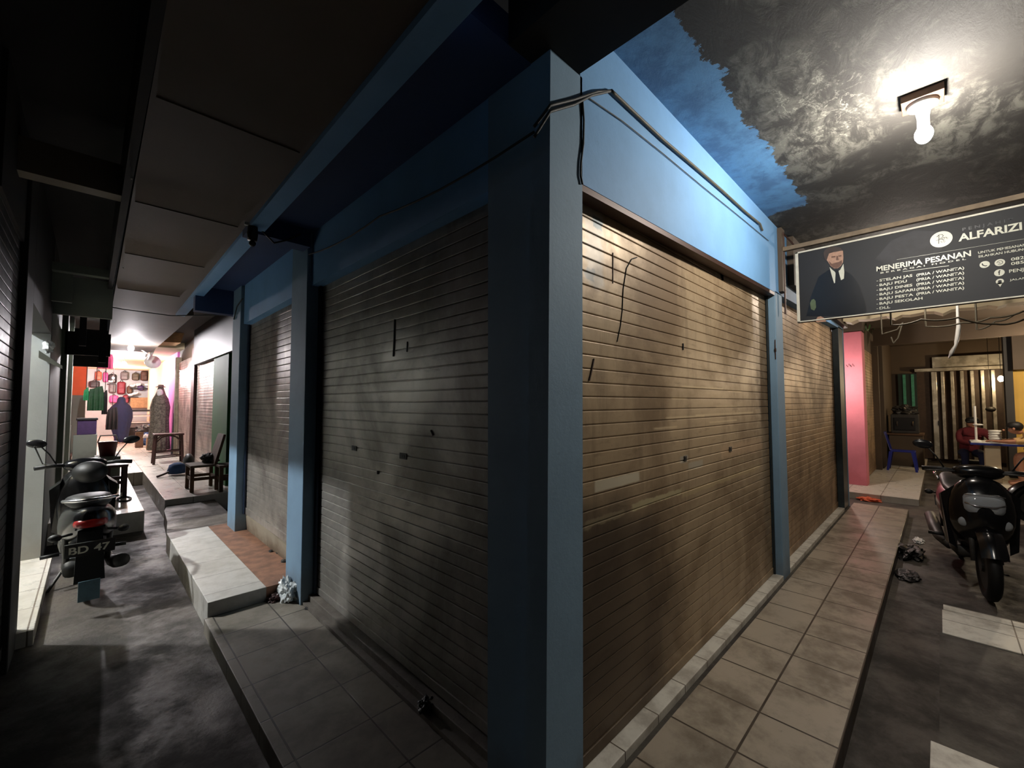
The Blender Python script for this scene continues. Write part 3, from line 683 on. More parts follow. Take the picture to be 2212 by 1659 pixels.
# man in a suit
suit = [(1742, 683), (1752, 640), (1768, 598), (1790, 583), (1803, 590), (1818, 582), (1838, 592), (1856, 615), (1868, 650), (1872, 672), (1862, 682)]
flat('printed_suit', suit, 'printsuit', 1)
flat('printed_shirt', [(1792, 577), (1798, 583), (1806, 589), (1815, 583), (1822, 570), (1824, 588), (1823, 602), (1812, 608), (1802, 612), (1797, 596)], 'print', 2)
flat('printed_tie', [(1802, 584), (1811, 582), (1812, 588), (1817, 606), (1811, 614), (1804, 612), (1805, 590)], 'printsuit', 3)
flat('printed_face', [(1786, 550), (1790, 545), (1806, 540), (1821, 542), (1822, 556), (1821, 567), (1816, 575), (1809, 580), (1802, 580), (1794, 574), (1789, 566), (1784, 560)], 'printskin', 3)
flat('printed_hair', [(1780, 556), (1779, 546), (1783, 539), (1792, 534), (1804, 533), (1815, 535), (1821, 541), (1812, 543), (1800, 545), (1791, 548), (1788, 556), (1786, 563), (1783, 562)], 'printhair', 4)
flat('printed_eyes', [(1796, 554), (1805, 553), (1805, 556), (1796, 557)], 'printshade', 4)
flat('printed_eyes', [(1811, 552), (1818, 551), (1818, 554), (1811, 555)], 'printshade', 4)
flat('printed_beard', [(1790, 563), (1797, 570), (1804, 568), (1812, 566), (1819, 562), (1819, 569), (1814, 576), (1807, 580), (1800, 578), (1793, 572)], 'printshade', 4)
flat('printed_nose', [(1807, 553), (1810, 553), (1812, 562), (1806, 562)], 'printshade', 4)
flat('printed_hand', [(1762, 692), (1766, 685), (1773, 683), (1780, 687), (1785, 694), (1783, 695), (1764, 696)], 'printskin', 2)
flat('printed_blur', [(1750, 655), (1753, 648), (1758, 646), (1762, 650), (1763, 664), (1759, 671), (1752, 668)], 'printgreen', 2)
# logo
disc('logo_disc', 2033, 517, .0585, 'print', 1)
c = U(2033, 517, 'x', XS)
def stroke(pts, w_, mat='signblack', lay=2, name='logo_stroke'):
    bm = nb(); prev = None; n = len(pts)
    P_ = [Vector((0, p[0], p[1])) for p in pts]; L_, R_ = [], []
    for i, p in enumerate(P_):
        d = (P_[min(i+1, n-1)]-P_[max(i-1, 0)]).normalized(); q = Vector((0, -d.z, d.y))*w_/2
        x = XS-.0012-.0006*lay
        L_.append(bm.verts.new((x, p.y+q.y, p.z+q.z))); R_.append(bm.verts.new((x, p.y-q.y, p.z-q.z)))
    for i in range(n-1): bm.faces.new((L_[i], L_[i+1], R_[i+1], R_[i]))
    return obj(name, bm, mat, t)
def lg(pts, w_=.0035): stroke([(c.y-u, c.z+v) for u, v in pts], w_)
lg([(-.014, -.03), (-.012, 0), (-.010, .033)])
lg([(-.022, .022), (-.010, .036), (.006, .034), (.012, .024), (.006, .012), (-.010, .004), (.004, .0), (.016, -.012)])
lg([(-.026, -.002), (-.004, .0), (.012, .006), (.024, .010), (.032, .004)], .0025)
lg([(.014, .012), (.018, -.002), (.026, .006), (.030, -.006), (.036, .0)], .0025)
lg([(-.002, -.014), (.004, -.026), (.010, -.016), (.016, -.028), (.020, -.018)], .0025)
text('P E N J A H I T', (2079, 499), (2189, 481), 6.5, 'faintprint')
text('ALFARIZI', (2070.6, 521.5), (2208, 497.4), 15.5, 'print', bold=.03)
text('MENERIMA PESANAN', (1893.4, 587), (2098, 556.8), 11, 'print', bold=.025)
text('B E R B A G A I   M O D E L', (1902, 591.3), (2087, 565), 3.0, 'print', bold=.02)
def bar(p0, p1, w_, name='rule'):
    a, b = U(*p0, 'x', XS), U(*p1, 'x', XS); stroke([(a.y, a.z), (b.y, b.z)], w_, 'print', 1, name)
bar((1937, 561), (2225, 514), .0014)
bar((1950, 587), (2050, 574), .003)
rows = [('STELAN JAS', 1971, 608.6, 598.4), ('BAJU PDU', 1959, 618.4, 608.5), ('BAJU DINES', 1971, 628.5, 618.8), ('BAJU SAFARI', 1977, 638.5, 629.5), ('BAJU PESTA', 1973, 648.5, 639.5), ('BAJU SEKOLAH', 1993, 658.4, 648.5), ('DLL', 1923, 668.4, 664)]
for i, (s_, xe, yl, yr) in enumerate(rows):
    text('-', (1893.5, yl+.3), (1897, yl), 5, 'print')
    text(s_, (1900, yl), (xe, yr), 5.4, 'print', bold=.02)
    if i < 5: text('(PRIA / WANITA)', (1979.5, 597.2+i*10.2), (2083, 583.5+i*10.6), 5.6, 'print', bold=.02)
text('UNTUK PEMESANAN', (2113, 548.5), (2217, 532), 5, 'print')
text('SILAHKAN HUBUNGI', (2113.5, 557), (2222, 541), 5, 'print')
disc('phone_icon', 2127, 571.5, .024, 'print'); disc('chat_icon', 2159.7, 567.3, .024, 'print'); disc('social_icon', 2158.7, 589.2, .024, 'print'); disc('pin_icon', 2159.7, 608, .0185, 'print')
flat('pin_icon_tip', [(2153.5, 611), (2166, 610), (2160.5, 620)], 'print', 1); disc('pin_icon_hole', 2159.7, 608, .009, 'signblack', 2)
text('f', (2156.5, 594), (2161.5, 593), 10, 'signblack', 'icon_letter', 2, .03)
q = U(2127, 571.5, 'x', XS); stroke([(q.y+.012, q.z+.010), (q.y+.008, q.z-.004), (q.y-.004, q.z-.011), (q.y-.011, q.z-.010)], .006, 'signblack', 2, 'icon_stroke')
q = U(2159.7, 567.3, 'x', XS); stroke([(q.y+.013*math.cos(a*.5), q.z+.013*math.sin(a*.5)) for a in range(0, 12)], .003, 'signblack', 2, 'icon_stroke')
stroke([(q.y+.005, q.z+.004), (q.y+.002, q.z-.003), (q.y-.005, q.z-.005)], .003, 'signblack', 2, 'icon_stroke')
text('082', (2184, 563.5), (2212, 560), 6.5, 'print'); text('085', (2184, 573), (2212, 569.5), 6.5, 'print')
text('PENJAHIT', (2180, 589.5), (2250, 581), 7, 'print'); text('JALAN', (2181, 607), (2217, 603), 4, 'print')

# small things on the walls and floor
bm = nb(); ball(bm, (0, 0, 0), 1, .012, .008, .022, 10, 8)
q = U(1675, 756, 'x', 4.233); bmesh.ops.translate(bm, vec=q, verts=bm.verts); tube(bm, [q+Vector((0, 0, -.08)), q+Vector((-.004, 0, 0)), q+Vector((0, 0, .09))], .004, 6)
single('wall_hook', bm, 'rust', 'dark rusty hook on the second blue pillar', 'hook')

# ------------------------------------------------------------------ rubbish
def crumple(c, r, mat, name, label, sx=1, sy=1, sz=.6, amp=.5, cat='rubbish', seed=0):
    bm = nb(); bmesh.ops.create_icosphere(bm, subdivisions=4, radius=r)
    for v in bm.verts:
        n_ = v.co.normalized(); a = mn.noise(n_*2.1+Vector((seed, 0, 0)))+.6*abs(mn.noise(n_*5+Vector((seed, 3, 0))))+.3*mn.noise(n_*11+Vector((seed, 0, 5)))
        v.co = n_*r*(1+amp*a); v.co.x *= sx; v.co.y *= sy; v.co.z = max(v.co.z*sz, -r*sz*.55)
    mz = min(v.co.z for v in bm.verts)
    bmesh.ops.translate(bm, vec=(c[0], c[1], c[2]-mz), verts=bm.verts)
    return single(name, bm, mat, label, cat, smooth=False)
q = U(624, 1292, 'z', .0)
crumple((q.x, q.y, 0), .075, 'bag', 'plastic_bag', 'crumpled white plastic bag at the foot of the first blue pillar on the left', .8, 1.3, 1.1, .7, 'bag', 2)
q = U(594, 1296, 'z', 0); crumple((q.x, q.y, 0), .045, 'darkwood', 'red_wrapper', 'dark red wrapper lying left of the white plastic bag', 1, 1, .6, .6, 'rubbish', 4)
q = U(656, 1284, 'z', 0); crumple((q.x-.01, q.y, 0), .05, 'tar', 'black_bag', 'small black bag lying right of the white plastic bag', 1.2, 1, .7, .6, 'bag', 5)
q = U(925, 1510, 'z', .06); crumple((q.x-.01, q.y, .02), .035, 'tar', 'dark_clod', 'dark lump of rubbish on the left shutter sill', 1.1, 1.2, .8, .5, 'rubbish', 6)
q = U(668, 1308, 'z', .02); crumple((q.x, q.y, .0), .018, 'greyplastic', 'stone', 'small grey stone in front of the black bag', 1.6, 1, .6, .4, 'stone', 9)
q = U(1878, 1082, 'z', -.1); crumple((q.x, q.y, -.1), .085, 'orange', 'orange_rag', 'orange rag lying below the pink column', 1, 1.5, .4, .5, 'rag', 8)
q = U(1960, 1245, 'z', -.1); crumple((q.x, q.y, -.1), .10, 'tar', 'black_bag', 'flat black bag on the ground beside the buff walkway', 1.5, .8, .25, .4, 'bag', 12)
q = U(1967, 1200, 'z', -.1); crumple((q.x, q.y, -.1), .12, 'tar', 'black_bag', 'heap of black plastic between the walkway and the right scooter', 1.7, .8, .5, .6, 'bag', 13)
q = U(1985, 1170, 'z', -.1); crumple((q.x, q.y, -.1), .05, 'bag', 'plastic_bag', 'pale scrap of plastic beside the black heap near the right scooter', 2.2, .8, .4, .6, 'bag', 14)
for i, (px, py, s_) in enumerate(((565, 1165, 1), (585, 1192, .9), (600, 1196, .8), (612, 1214, 1.1), (625, 1222, .7))):
    q = U(px, py, 'z', .098); crumple((q.x, q.y, .098), .016*s_, 'greyplastic', 'rubble', ('piece of rubble by the stained skirting, farthest of the row', 'piece of rubble by the stained skirting, second from the farthest', 'piece of rubble in the middle of the row by the skirting', 'largest piece of rubble by the stained skirting', 'piece of rubble by the skirting, nearest to the blue pillar')[i], 1, 1.4, .8, .5, 'rubble', 20+i)

# ------------------------------------------------------------------ scooter
def scooter(label, loc, rot, plate=None, front_detail=True):
    t = thing('scooter', label, 'scooter', loc, rot)
    Lc = dict(local=True)
    def wheel(x, nm):
        bm = nb(); R = .225; r = .048
        g = []
        for i in range(28):
            a = 2*PI*i/28; ring = []
            for j in range(10):
                b = 2*PI*j/10; rr = R+r*math.cos(b)
                ring.append(bm.verts.new((x+rr*math.cos(a), r*.9*math.sin(b), .275+rr*math.sin(a))))
            g.append(ring)
        for i in range(28):
            for j in range(10): bm.faces.new((g[i][j], g[(i+1) % 28][j], g[(i+1) % 28][(j+1) % 10], g[i][(j+1) % 10]))
        o = obj(nm, bm, 'tar', t, smooth=True, **Lc)
        bm = nb(); lathe(bm, [(.05, -.045), (.055, -.02), (.05, .045)], (x, 0, .275), 14, 'y')
        for k_ in range(5):
            a = 2*PI*k_/5; tube(bm, [(x+.04*math.cos(a), 0, .275+.04*math.sin(a)), (x+.18*math.cos(a), 0, .275+.18*math.sin(a))], .014, 6)
        lathe(bm, [(.185, -.03), (.195, 0), (.185, .03)], (x, 0, .275), 24, 'y')
        obj('rim', bm, 'greyplastic', o, **Lc)
    wheel(.64, 'front_wheel'); wheel(-.62, 'rear_wheel')
    bm = nb(); tube(bm, [(.60, .075, .29), (.50, .075, .62)], .018, 8); tube(bm, [(.60, -.075, .29), (.50, -.075, .62)], .018, 8); tube(bm, [(.50, 0, .55), (.40, 0, .98)], .024, 8); obj('fork', bm, 'greyplastic', t, smooth=True, **Lc)
    bm = nb()                                                        # front fender follows the wheel
    g = []
    for i in range(12):
        a = math.radians(25+125*i/11); ring = []
        for j in range(7):
            b = -1+2*j/6; w_ = .075*b; rr = .30+.018*(1-b*b)-.02*abs(b)
            ring.append(bm.verts.new((.64+rr*math.cos(a), w_, .275+rr*math.sin(a))))
        g.append(ring)
    for i in range(11):
        for j in range(6): bm.faces.new((g[i][j], g[i+1][j], g[i+1][j+1], g[i][j+1]))
    obj('front_fender', bm, 'paint', t, smooth=True, **Lc)
    # apron: bulging front shield
    bm = nb()
    loft(bm, [(.66, 0, .03, .56, .70), (.62, 0, .10, .50, .82), (.56, 0, .165, .44, .92), (.49, 0, .195, .38, .97), (.42, 0, .20, .33, .96), (.36, 0, .185, .30, .90), (.335, 0, .16, .30, .84)], 24, 2.3)
    obj('front_apron', bm, 'paint', t, smooth=True, **Lc)
    for s_ in (-1, 1):                                               # side wings of the shield
        bm = nb(); hexa(bm, [(.40, s_*.17, .34), (.47, s_*.15, .34), (.47, s_*.20, .38), (.40, s_*.215, .38), (.36, s_*.17, .84), (.44, s_*.15, .88), (.42, s_*.235, .80), (.36, s_*.24, .78)])
        obj('leg_shield_wing', bm, 'paint', t, **Lc)
        bm = nb(); ball(bm, (.585, s_*.12, .60), .045, .5, .8, .9, 12, 8); obj('front_turn_signal', bm, 'lens', t, smooth=True, **Lc)
    bm = nb(); loft(bm, [(.645, 0, .085, .695, .80), (.625, 0, .115, .675, .83), (.575, 0, .125, .66, .86), (.54, 0, .10, .68, .85)], 20, 3.2); o = obj('headlight', bm, 'lens', t, smooth=True, **Lc)
    bm = nb(); tube(bm, [(.628, -.115, .77), (.652, -.06, .752), (.655, 0, .748), (.652, .06, .752), (.628, .115, .77)], .006, 6); tube(bm, [(.628, -.115, .83), (.635, -.05, .845), (.635, .05, .845), (.628, .115, .83)], .005, 6); obj('chrome_trim', bm, 'chrome', o, smooth=True, **Lc)
    bm = nb()
    for s_ in (-1, 1): ball(bm, (.625, s_*.055, .725), .026, .6, 1, 1, 12, 8)
    obj('reflector', bm, 'chrome', o, smooth=True, **Lc)
    # handlebar cover, grips, levers, mirrors
    bm = nb(); loft(bm, [(.47, 0, .05, .96, 1.02), (.45, 0, .12, .945, 1.05), (.40, 0, .16, .935, 1.065), (.35, 0, .14, .94, 1.05), (.33, 0, .09, .95, 1.03)], 20, 2.4); hb = obj('handlebar_cover', bm, 'paint', t, smooth=True, **Lc)
    for s_ in (-1, 1):
        bm = nb(); tube(bm, [(.40, s_*.13, 1.0), (.38, s_*.22, 1.01), (.345, s_*.34, 1.0)], [.017, .019, .02], 10); obj('grip', bm, 'tar', t, smooth=True, **Lc)
        bm = nb(); tube(bm, [(.43, s_*.14, 1.0), (.44, s_*.24, 1.0), (.40, s_*.33, .99)], .007, 6); obj('brake_lever', bm, 'greyplastic', t, smooth=True, **Lc)
        bm = nb(); tube(bm, [(.38, s_*.20, 1.02), (.40, s_*.25, 1.12), (.40, s_*.30, 1.19)], .006, 6)
        o = obj('mirror_stalk', bm, 'tar', t, smooth=True, **Lc)
        bm = nb(); ball(bm, (.40, s_*.335, 1.225), .06, .3, 1.15, .68, 14, 10, rot=Matrix.Rotation(s_*.15, 3, 'X')); obj('mirror_head', bm, 'mirror', o, smooth=True, **Lc)
    # floorboard, seat body, tail
    bm = nb(); loft(bm, [(.40, 0, .16, .26, .36), (.2, 0, .17, .25, .34), (-.02, 0, .16, .25, .35), (-.12, 0, .15, .25, .42)], 20, 4); obj('floorboard', bm, 'greyplastic', t, smooth=True, **Lc)
    bm = nb(); loft(bm, [(.02, 0, .10, .34, .60), (-.06, 0, .15, .32, .70), (-.25, 0, .175, .33, .745), (-.5, 0, .18, .42, .76), (-.75, 0, .15, .52, .78), (-.90, 0, .10, .60, .79), (-.96, 0, .05, .66, .77)], 24, 2.6); obj('tail_body', bm, 'paint', t, smooth=True, **Lc)
    bm = nb(); loft(bm, [(.06, 0, .06, .68, .73), (0, 0, .10, .68, .765), (-.15, 0, .135, .70, .79), (-.34, 0, .145, .72, .80), (-.42, 0, .145, .73, .835), (-.6, 0, .14, .745, .865), (-.78, 0, .11, .76, .86), (-.84, 0, .06, .78, .84)], 20, 2.8); obj('seat', bm, 'seat', t, smooth=True, **Lc)
    bm = nb(); tube(bm, [(-.55, -.15, .80), (-.78, -.155, .84), (-.93, -.09, .855), (-.96, 0, .86), (-.93, .09, .855), (-.78, .155, .84), (-.55, .15, .80)], .013, 8); obj('grab_rail', bm, 'chrome', t, smooth=True, **Lc)
    bm = nb(); loft(bm, [(-.90, 0, .10, .63, .72), (-.955, 0, .08, .645, .71), (-.975, 0, .04, .66, .70)], 16, 3); obj('tail_light', bm, 'red', t, smooth=True, **Lc)
    bm = nb(); hexa(bm, [(-.86, -.07, .62), (-.90, -.07, .62), (-.90, .07, .62), (-.86, .07, .62), (-1.03, -.085, .26), (-1.045, -.085, .26), (-1.045, .085, .26), (-1.03, .085, .26)]); obj('rear_fender', bm, 'tar', t, **Lc)
    pm = Matrix.Translation((-1.0, 0, .50)) @ Matrix.Rotation(math.radians(-18), 4, 'Y')
    bm = nb(); bx(bm, -.005, .005, -.14, .14, -.055, .055, .002, pm); po = obj('number_plate', bm, 'tar', t, **Lc)
    if plate:
        for body, y0, wd in plate:
            cu = bpy.data.curves.new('tmp', 'FONT'); cu.body = body; cu.size = .085; cu.offset = .002; o2 = bpy.data.objects.new('tmp', cu); C.objects.link(o2)
            bpy.context.view_layer.update(); me = bpy.data.meshes.new_from_object(o2.evaluated_get(bpy.context.evaluated_depsgraph_get())); bpy.data.objects.remove(o2); bpy.data.curves.remove(cu)
            bm = nb(); bm.from_mesh(me); bpy.data.meshes.remove(me)
            for v in bm.verts: v.co = pm @ Vector((-.0065, y0-v.co.x, v.co.y-.03))
            obj('plate_lettering', bm, 'print', po, **Lc)
    for s_ in (-1, 1):
        bm = nb(); tube(bm, [(-.88, s_*.10, .60), (-.93, s_*.17, .60)], .01, 6); ball(bm, (-.94, s_*.19, .60), .035, .8, 1.1, .8, 10, 8); obj('rear_turn_signal', bm, 'tar', t, smooth=True, **Lc)
        bm = nb(); tube(bm, [(-.62, s_*.12, .30), (-.56, s_*.14, .60)], .02, 8); obj('shock_absorber', bm, 'greyplastic', t, smooth=True, **Lc)
        bm = nb(); tube(bm, [(-.20, s_*.16, .30), (-.22, s_*.27, .30)], .016, 8); obj('footpeg', bm, 'tar', t, smooth=True, **Lc)
    bm = nb(); tube(bm, [(-.1, -.14, .22), (-.45, -.17, .22), (-.62, -.18, .26), (-.92, -.19, .34)], [.03, .045, .055, .05], 12); obj('exhaust', bm, 'greyplastic', t, smooth=True, **Lc)
    bm = nb(); loft(bm, [(-.1, 0, .11, .2, .36), (-.3, 0, .13, .18, .4), (-.55, .05, .10, .2, .36), (-.7, .08, .06, .22, .32)], 14, 3); obj('engine', bm, 'tar', t, smooth=True, **Lc)
    bm = nb(); tube(bm, [(-.12, .10, .2), (-.22, .22, .0), (-.19, .25, .0)], .012, 6); obj('side_stand', bm, 'greyplastic', t, smooth=True, **Lc)
    bm = nb(); bx(bm, -1.052, -1.042, -.06, .06, .12, .27, .003); obj('mud_flap', bm, plain('pale_blue_rubber', (98, 128, 142), .5), t, **Lc)
    return t
scooter('dark scooter seen from behind, parked on the left under the side passage', (-.0, 5.62, -.1), math.radians(92), [('BD', .12, 0), ('47', -.02, 0)])
scooter('black scooter facing the camera at the right edge beside the gutter slab', (5.85, -.17, -.1), math.radians(186))
t = scooter('dark motorbike with a long seat parked behind the black scooter on the right', (8.9, -1.5, -.1), math.radians(100))
# helmet resting on the left scooter's seat end
bm = nb(); ball(bm, (.02, 5.86, .84), .13, 1, 1.1, .8, 18, 12)
single('riding_jacket', bm, 'tar', 'dark folded jacket heaped on the seat of the left scooter', 'jacket', smooth=True)

# ------------------------------------------------------------------ left alley furniture
def bench(name, label, cat, x0, x1, y0, y1, z0, h, mat, back=False, seatmat=None):
    t = thing(name, label, cat, ((x0+x1)/2, (y0+y1)/2, z0))
    bm = nb(); bx(bm, x0, x1, y0, y1, z0+h-.035, z0+h, .005); obj('seat', bm, seatmat or mat, t)
    for x in (x0+.03, x1-.03):
        for y in (y0+.03, y1-.03):
            bm = nb(); bx(bm, x-.024, x+.024, y-.024, y+.024, z0, z0+h-.03, .003); obj('leg', bm, mat, t)
    bm = nb()
    for y in (y0+.03, y1-.03): bx(bm, x0+.03, x1-.03, y-.012, y+.012, z0+h*.42, z0+h*.42+.045)
    for x in (x0+.03, x1-.03): bx(bm, x-.012, x+.012, y0+.03, y1-.03, z0+h*.42, z0+h*.42+.045)
    obj('stretcher', bm, mat, t)
    if back:
        bm = nb(); hexa(bm, [(x1-.07, y0, z0+h), (x1-.03, y0, z0+h), (x1-.03, y1, z0+h), (x1-.07, y1, z0+h), (x1+.05, y0+.04, z0+h+.45), (x1+.085, y0+.04, z0+h+.45), (x1+.085, y1-.04, z0+h+.45), (x1+.05, y1-.04, z0+h+.45)])
        obj('backrest', bm, mat, t)
    return t
q = U(383, 1058, 'z', .16)
bench('wooden_chair', 'low worn wooden chair standing in front of the green column', 'chair', 1.10, 1.47, 8.0, 8.5, .16, .40, 'wood', True, 'timber')
bm = nb(); crumple((1.40, 8.35, .56), .11, 'darkwall', 'folded_cloth', 'dark cloth heaped on the low wooden chair', 1, 1.2, .8, .4, 'cloth', 31); bm.free()
q = U(330, 1000, 'z', .16)
t = thing('tall_stool', 'dark red tall stool with arched rails beyond the wooden chair', 'stool', (1.28, 12.4, .16))
bm = nb(); bx(bm, 1.02, 1.55, 12.2, 12.6, .79, .83, .01); obj('seat', bm, 'darkwood', t)
for x, dx in ((1.06, -.03), (1.51, .03)):
    for y in (12.24, 12.56):
        bm = nb(); tube(bm, [(x+dx, y, .16), (x, y, .80)], .024, 8); obj('leg', bm, 'darkwood', t)
for y in (12.24, 12.56):
    for pp in ([(1.04, y, .42), (1.53, y, .44)], [(1.06, y, .30), (1.53, y, .32)], [(1.07, y, .66), (1.15, y, .75), (1.28, y, .785), (1.42, y, .75), (1.5, y, .66)]):
        bm = nb(); tube(bm, pp, .013, 6); obj('rail', bm, 'darkwood', t)
q = U(222, 1110, 'z', .15)
bench('low_stool', 'dark low stool standing beside the left scooter', 'stool', .18, .42, 8.3, 8.9, .15, .48, 'darkwood', False)
bench('small_table', 'dim small wooden table at the end of the blue building', 'table', 1.42, 1.70, 7.72, 8.1, .16, .40, 'wood')
# fan lying down / rolled blue bundle
t = thing('pedestal_fan', 'grey-blue fan lying on its side by the foot of the far shutters', 'fan', tuple(U(380, 1000, 'z', .17)))
q = U(388, 985, 'x', 1.45)
bm = nb(); ball(bm, (1.40, 10.4, .36), .17, .55, 1, 1, 16, 12); obj('fan_guard', bm, 'greyplastic', t, smooth=True)
bm = nb(); lathe(bm, [(.13, 0), (.15, .05), (.12, .16), (.05, .2)], (1.20, 10.2, .19), 16); obj('motor_housing', bm, 'bluebag', t, smooth=True)
bm = nb(); tube(bm, [(1.2, 10.2, .28), (.98, 10.1, .2), (.9, 10.05, .18)], .02, 8); obj('pole', bm, 'darkwood', t)

# robed mannequin display
def robe(name, label, cat, c, H, prof, mat, head, headmat, faceaxis, folds=9, amp=.10, arms=True, seedv=0):
    t = thing(name, label, cat, c)
    bm = nb(); rings = []; seg = 48
    for (z, rx, ry, ox, oy) in prof:
        ring = []
        for j in range(seg):
            a = 2*PI*j/seg; f_ = 1+amp*(1-z)*math.sin(folds*a+seedv+2*z)+.02*math.sin(3*a)
            ring.append(bm.verts.new((c[0]+ox+rx*math.cos(a)*f_, c[1]+oy+ry*math.sin(a)*f_, c[2]+z*H)))
        rings.append(ring)
    for i in range(len(rings)-1):
        for j in range(seg): bm.faces.new((rings[i][j], rings[i][(j+1) % seg], rings[i+1][(j+1) % seg], rings[i+1][j]))
    bm.faces.new(rings[0][::-1]); bm.faces.new(rings[-1])
    obj('robe', bm, mat, t, smooth=True)
    return t
c = tuple(U(355, 968, 'z', .16)); c = (U(357, 900, 'y', 15.6).x-.12, 15.6, .152)
H = 1.85
t = robe('robed_mannequin', 'mannequin in a pale patterned robe in front of the cream wall', 'mannequin', c, H,
         [(.03, .24, .27, 0, 0), (.25, .22, .25, 0, 0), (.5, .20, .24, 0, 0), (.68, .22, .24, 0, 0), (.8, .18, .2, 0, 0), (.87, .12, .15, 0, 0), (.93, .09, .10, 0, 0), (1.0, .05, .06, 0, 0)], 'fabricgrey', None, None, None, 11, .10)
bm = nb(); ball(bm, (c[0]-.03, c[1]-.13, c[2]+H*.90), .09, .8, .5, 1.15); obj('head', bm, 'white', t, smooth=True)
bm = nb(); lathe(bm, [(.13, 0), (.11, .015), (.07, .03), (.06, .07), (.0, .075)], (c[0], c[1], c[2]+H*.985), 18); obj('hat', bm, 'fabricgrey', t, smooth=True)
bm = nb(); lathe(bm, [(.16, 0), (.14, .02), (.03, .04), (.03, .1)], c, 18); obj('stand', bm, 'darkwood', t, smooth=True)
bm = nb(); tube(bm, [(c[0]+.16, c[1]-1.2, .16), (c[0]+.20, c[1]-1.1, 1.25)], .02, 6); single('broom', bm, 'darkcable', 'dark broom handle leaning beside the beige shutter', 'broom')
bm = nb(); tube(bm, [(1.62, 13.9, .16), (1.64, 14.3, 1.6)], .02, 6); single('leaning_pole', bm, 'timber', 'pale pole leaning against the beige shutter', 'pole')

# woman walking away
c = tuple(U(260, 950, 'z', .15)); c = (c[0], 20.0, .15); cx = U(261, 900, 'y', 20.0).x; c = (cx, 20.0, .15)
t = robe('person', 'woman in a long navy robe and headscarf walking away down the left alley', 'person', c, 1.60,
         [(.02, .17, .16, .02, 0), (.12, .18, .17, .02, 0), (.35, .25, .2, 0, 0), (.55, .33, .22, -.02, 0), (.70, .32, .22, -.02, 0), (.80, .24, .19, 0, 0), (.88, .12, .13, .0, 0), (.95, .105, .12, .0, 0), (.985, .075, .09, .0, 0), (1.0, .03, .04, .0, 0)], 'navy', None, None, None, 7, .07, seedv=2)
for s_ in (-1, 1):
    bm = nb(); ball(bm, (cx+.02+s_*.07, 19.94+s_*.05, .18), .05, .8, 2.0, .6, 10, 8); obj('shoe', bm, 'skin', t, smooth=True)
bm = nb(); ball(bm, (cx-.30, 19.9, .75), .09, 1, .5, 1.1, 12, 8, .3); single('shopping_bag', bm, 'white', 'pale carrier bag held by the woman in the navy robe', 'bag', smooth=True)

# ------------------------------------------------------------------ far stall: bags and goods on the back wall
def hung_bag(px, py, w_px, h_px, Y, mat, label, shape='rucksack'):
    c = U(px, py, 'y', Y); w_ = (U(px+w_px/2, py, 'y', Y)-c).x*.92; h_ = abs((U(px, py+h_px/2, 'y', Y)-c).z)*.9
    t = thing('hanging_bag', label, 'bag', (c.x, c.y, c.z-h_))
    bm = nb(); bx(bm, c.x-w_, c.x+w_, c.y-.09, c.y+.1, c.z-h_, c.z+h_, min(w_, .09)*.8); obj('bag_body', bm, mat, t, smooth=True)
    bm = nb(); bx(bm, c.x-w_*.7, c.x+w_*.7, c.y-.13, c.y-.08, c.z-h_*.85, c.z, .02); obj('pocket', bm, mat, t)
    bm = nb(); tube(bm, [(c.x-w_*.4, c.y, c.z+h_*.9), (c.x, c.y, c.z+h_*1.35), (c.x+w_*.4, c.y, c.z+h_*.9)], .012, 6); obj('strap', bm, 'tar', t)
    return t
bmats = {n: plain('bag_'+n, c_, .6) for n, c_ in dict(dark=(48, 44, 44), olive=(86, 80, 62), brown=(84, 58, 40), pinkb=(200, 80, 140), redb=(120, 30, 44), grey=(110, 106, 104), orangeb=(190, 100, 70), whiteb=(220, 214, 208), purple=(66, 40, 88), greenb=(46, 92, 56), tealb=(60, 170, 110), tanb=(190, 140, 90)).items()}
hung = [(213, 812, 16, 22, 'orangeb', 'orange and white rucksack, first bag from the left on the high rail'), (228, 815, 12, 24, 'pinkb', 'bright pink rucksack hanging beside the orange one'),
        (243, 818, 20, 22, 'dark', 'dark rucksack right of the pink one on the high rail'), (269, 812, 20, 20, 'grey', 'grey rucksack hanging below the lower dazzling bulb'),
        (293, 814, 18, 18, 'olive', 'olive rucksack left of the brown one on the high rail'), (312, 812, 18, 24, 'brown', 'brown rucksack at the right end of the high rail'),
        (204, 830, 26, 16, 'dark', 'black bag hanging lowest on the left above the green cloth'), (243, 838, 18, 24, 'grey', 'grey patterned bag in the second row, left'),
        (262, 838, 20, 30, 'redb', 'dark red bag in the middle of the second row'), (280, 842, 14, 18, 'brown', 'small brown bag right of the red one'),
        (304, 838, 16, 12, 'purple', 'purple bag on the right of the second row'), (325, 838, 12, 18, 'redb', 'small red-trimmed bag at the right end of the stall'), (246, 862, 22, 18, 'pinkb', 'pinkish bag in the third row behind the woman'),
        (272, 862, 16, 20, 'redb', 'small maroon bag in the third row, right of the woman')]
for (px, py, a, b, m, lab) in hung: hung_bag(px, py, a, b, 24.5, bmats[m], lab)
whites = [(240, 824, 'white cap high on the left of the middle shelf'), (286, 833, 'white shoe, leftmost of three on the dark shelf'), (298, 831, 'white shoe in the middle of the dark shelf'), (318, 831, 'white shoe, rightmost on the dark shelf'), (282, 853, 'white trainer low in the middle of the stall'), (292, 850, 'white round cap low beside the trainer')]
for px, py, lab in whites:
    c = U(px, py, 'y', 24.42); bm = nb(); ball(bm, c, .075, 1.3, 1, .8, 12, 8, .4); ball(bm, c+Vector((.07, -.04, .03)), .045, u=8, v=6); single('white_shoe', bm, 'white', lab, 'shoe', smooth=True)
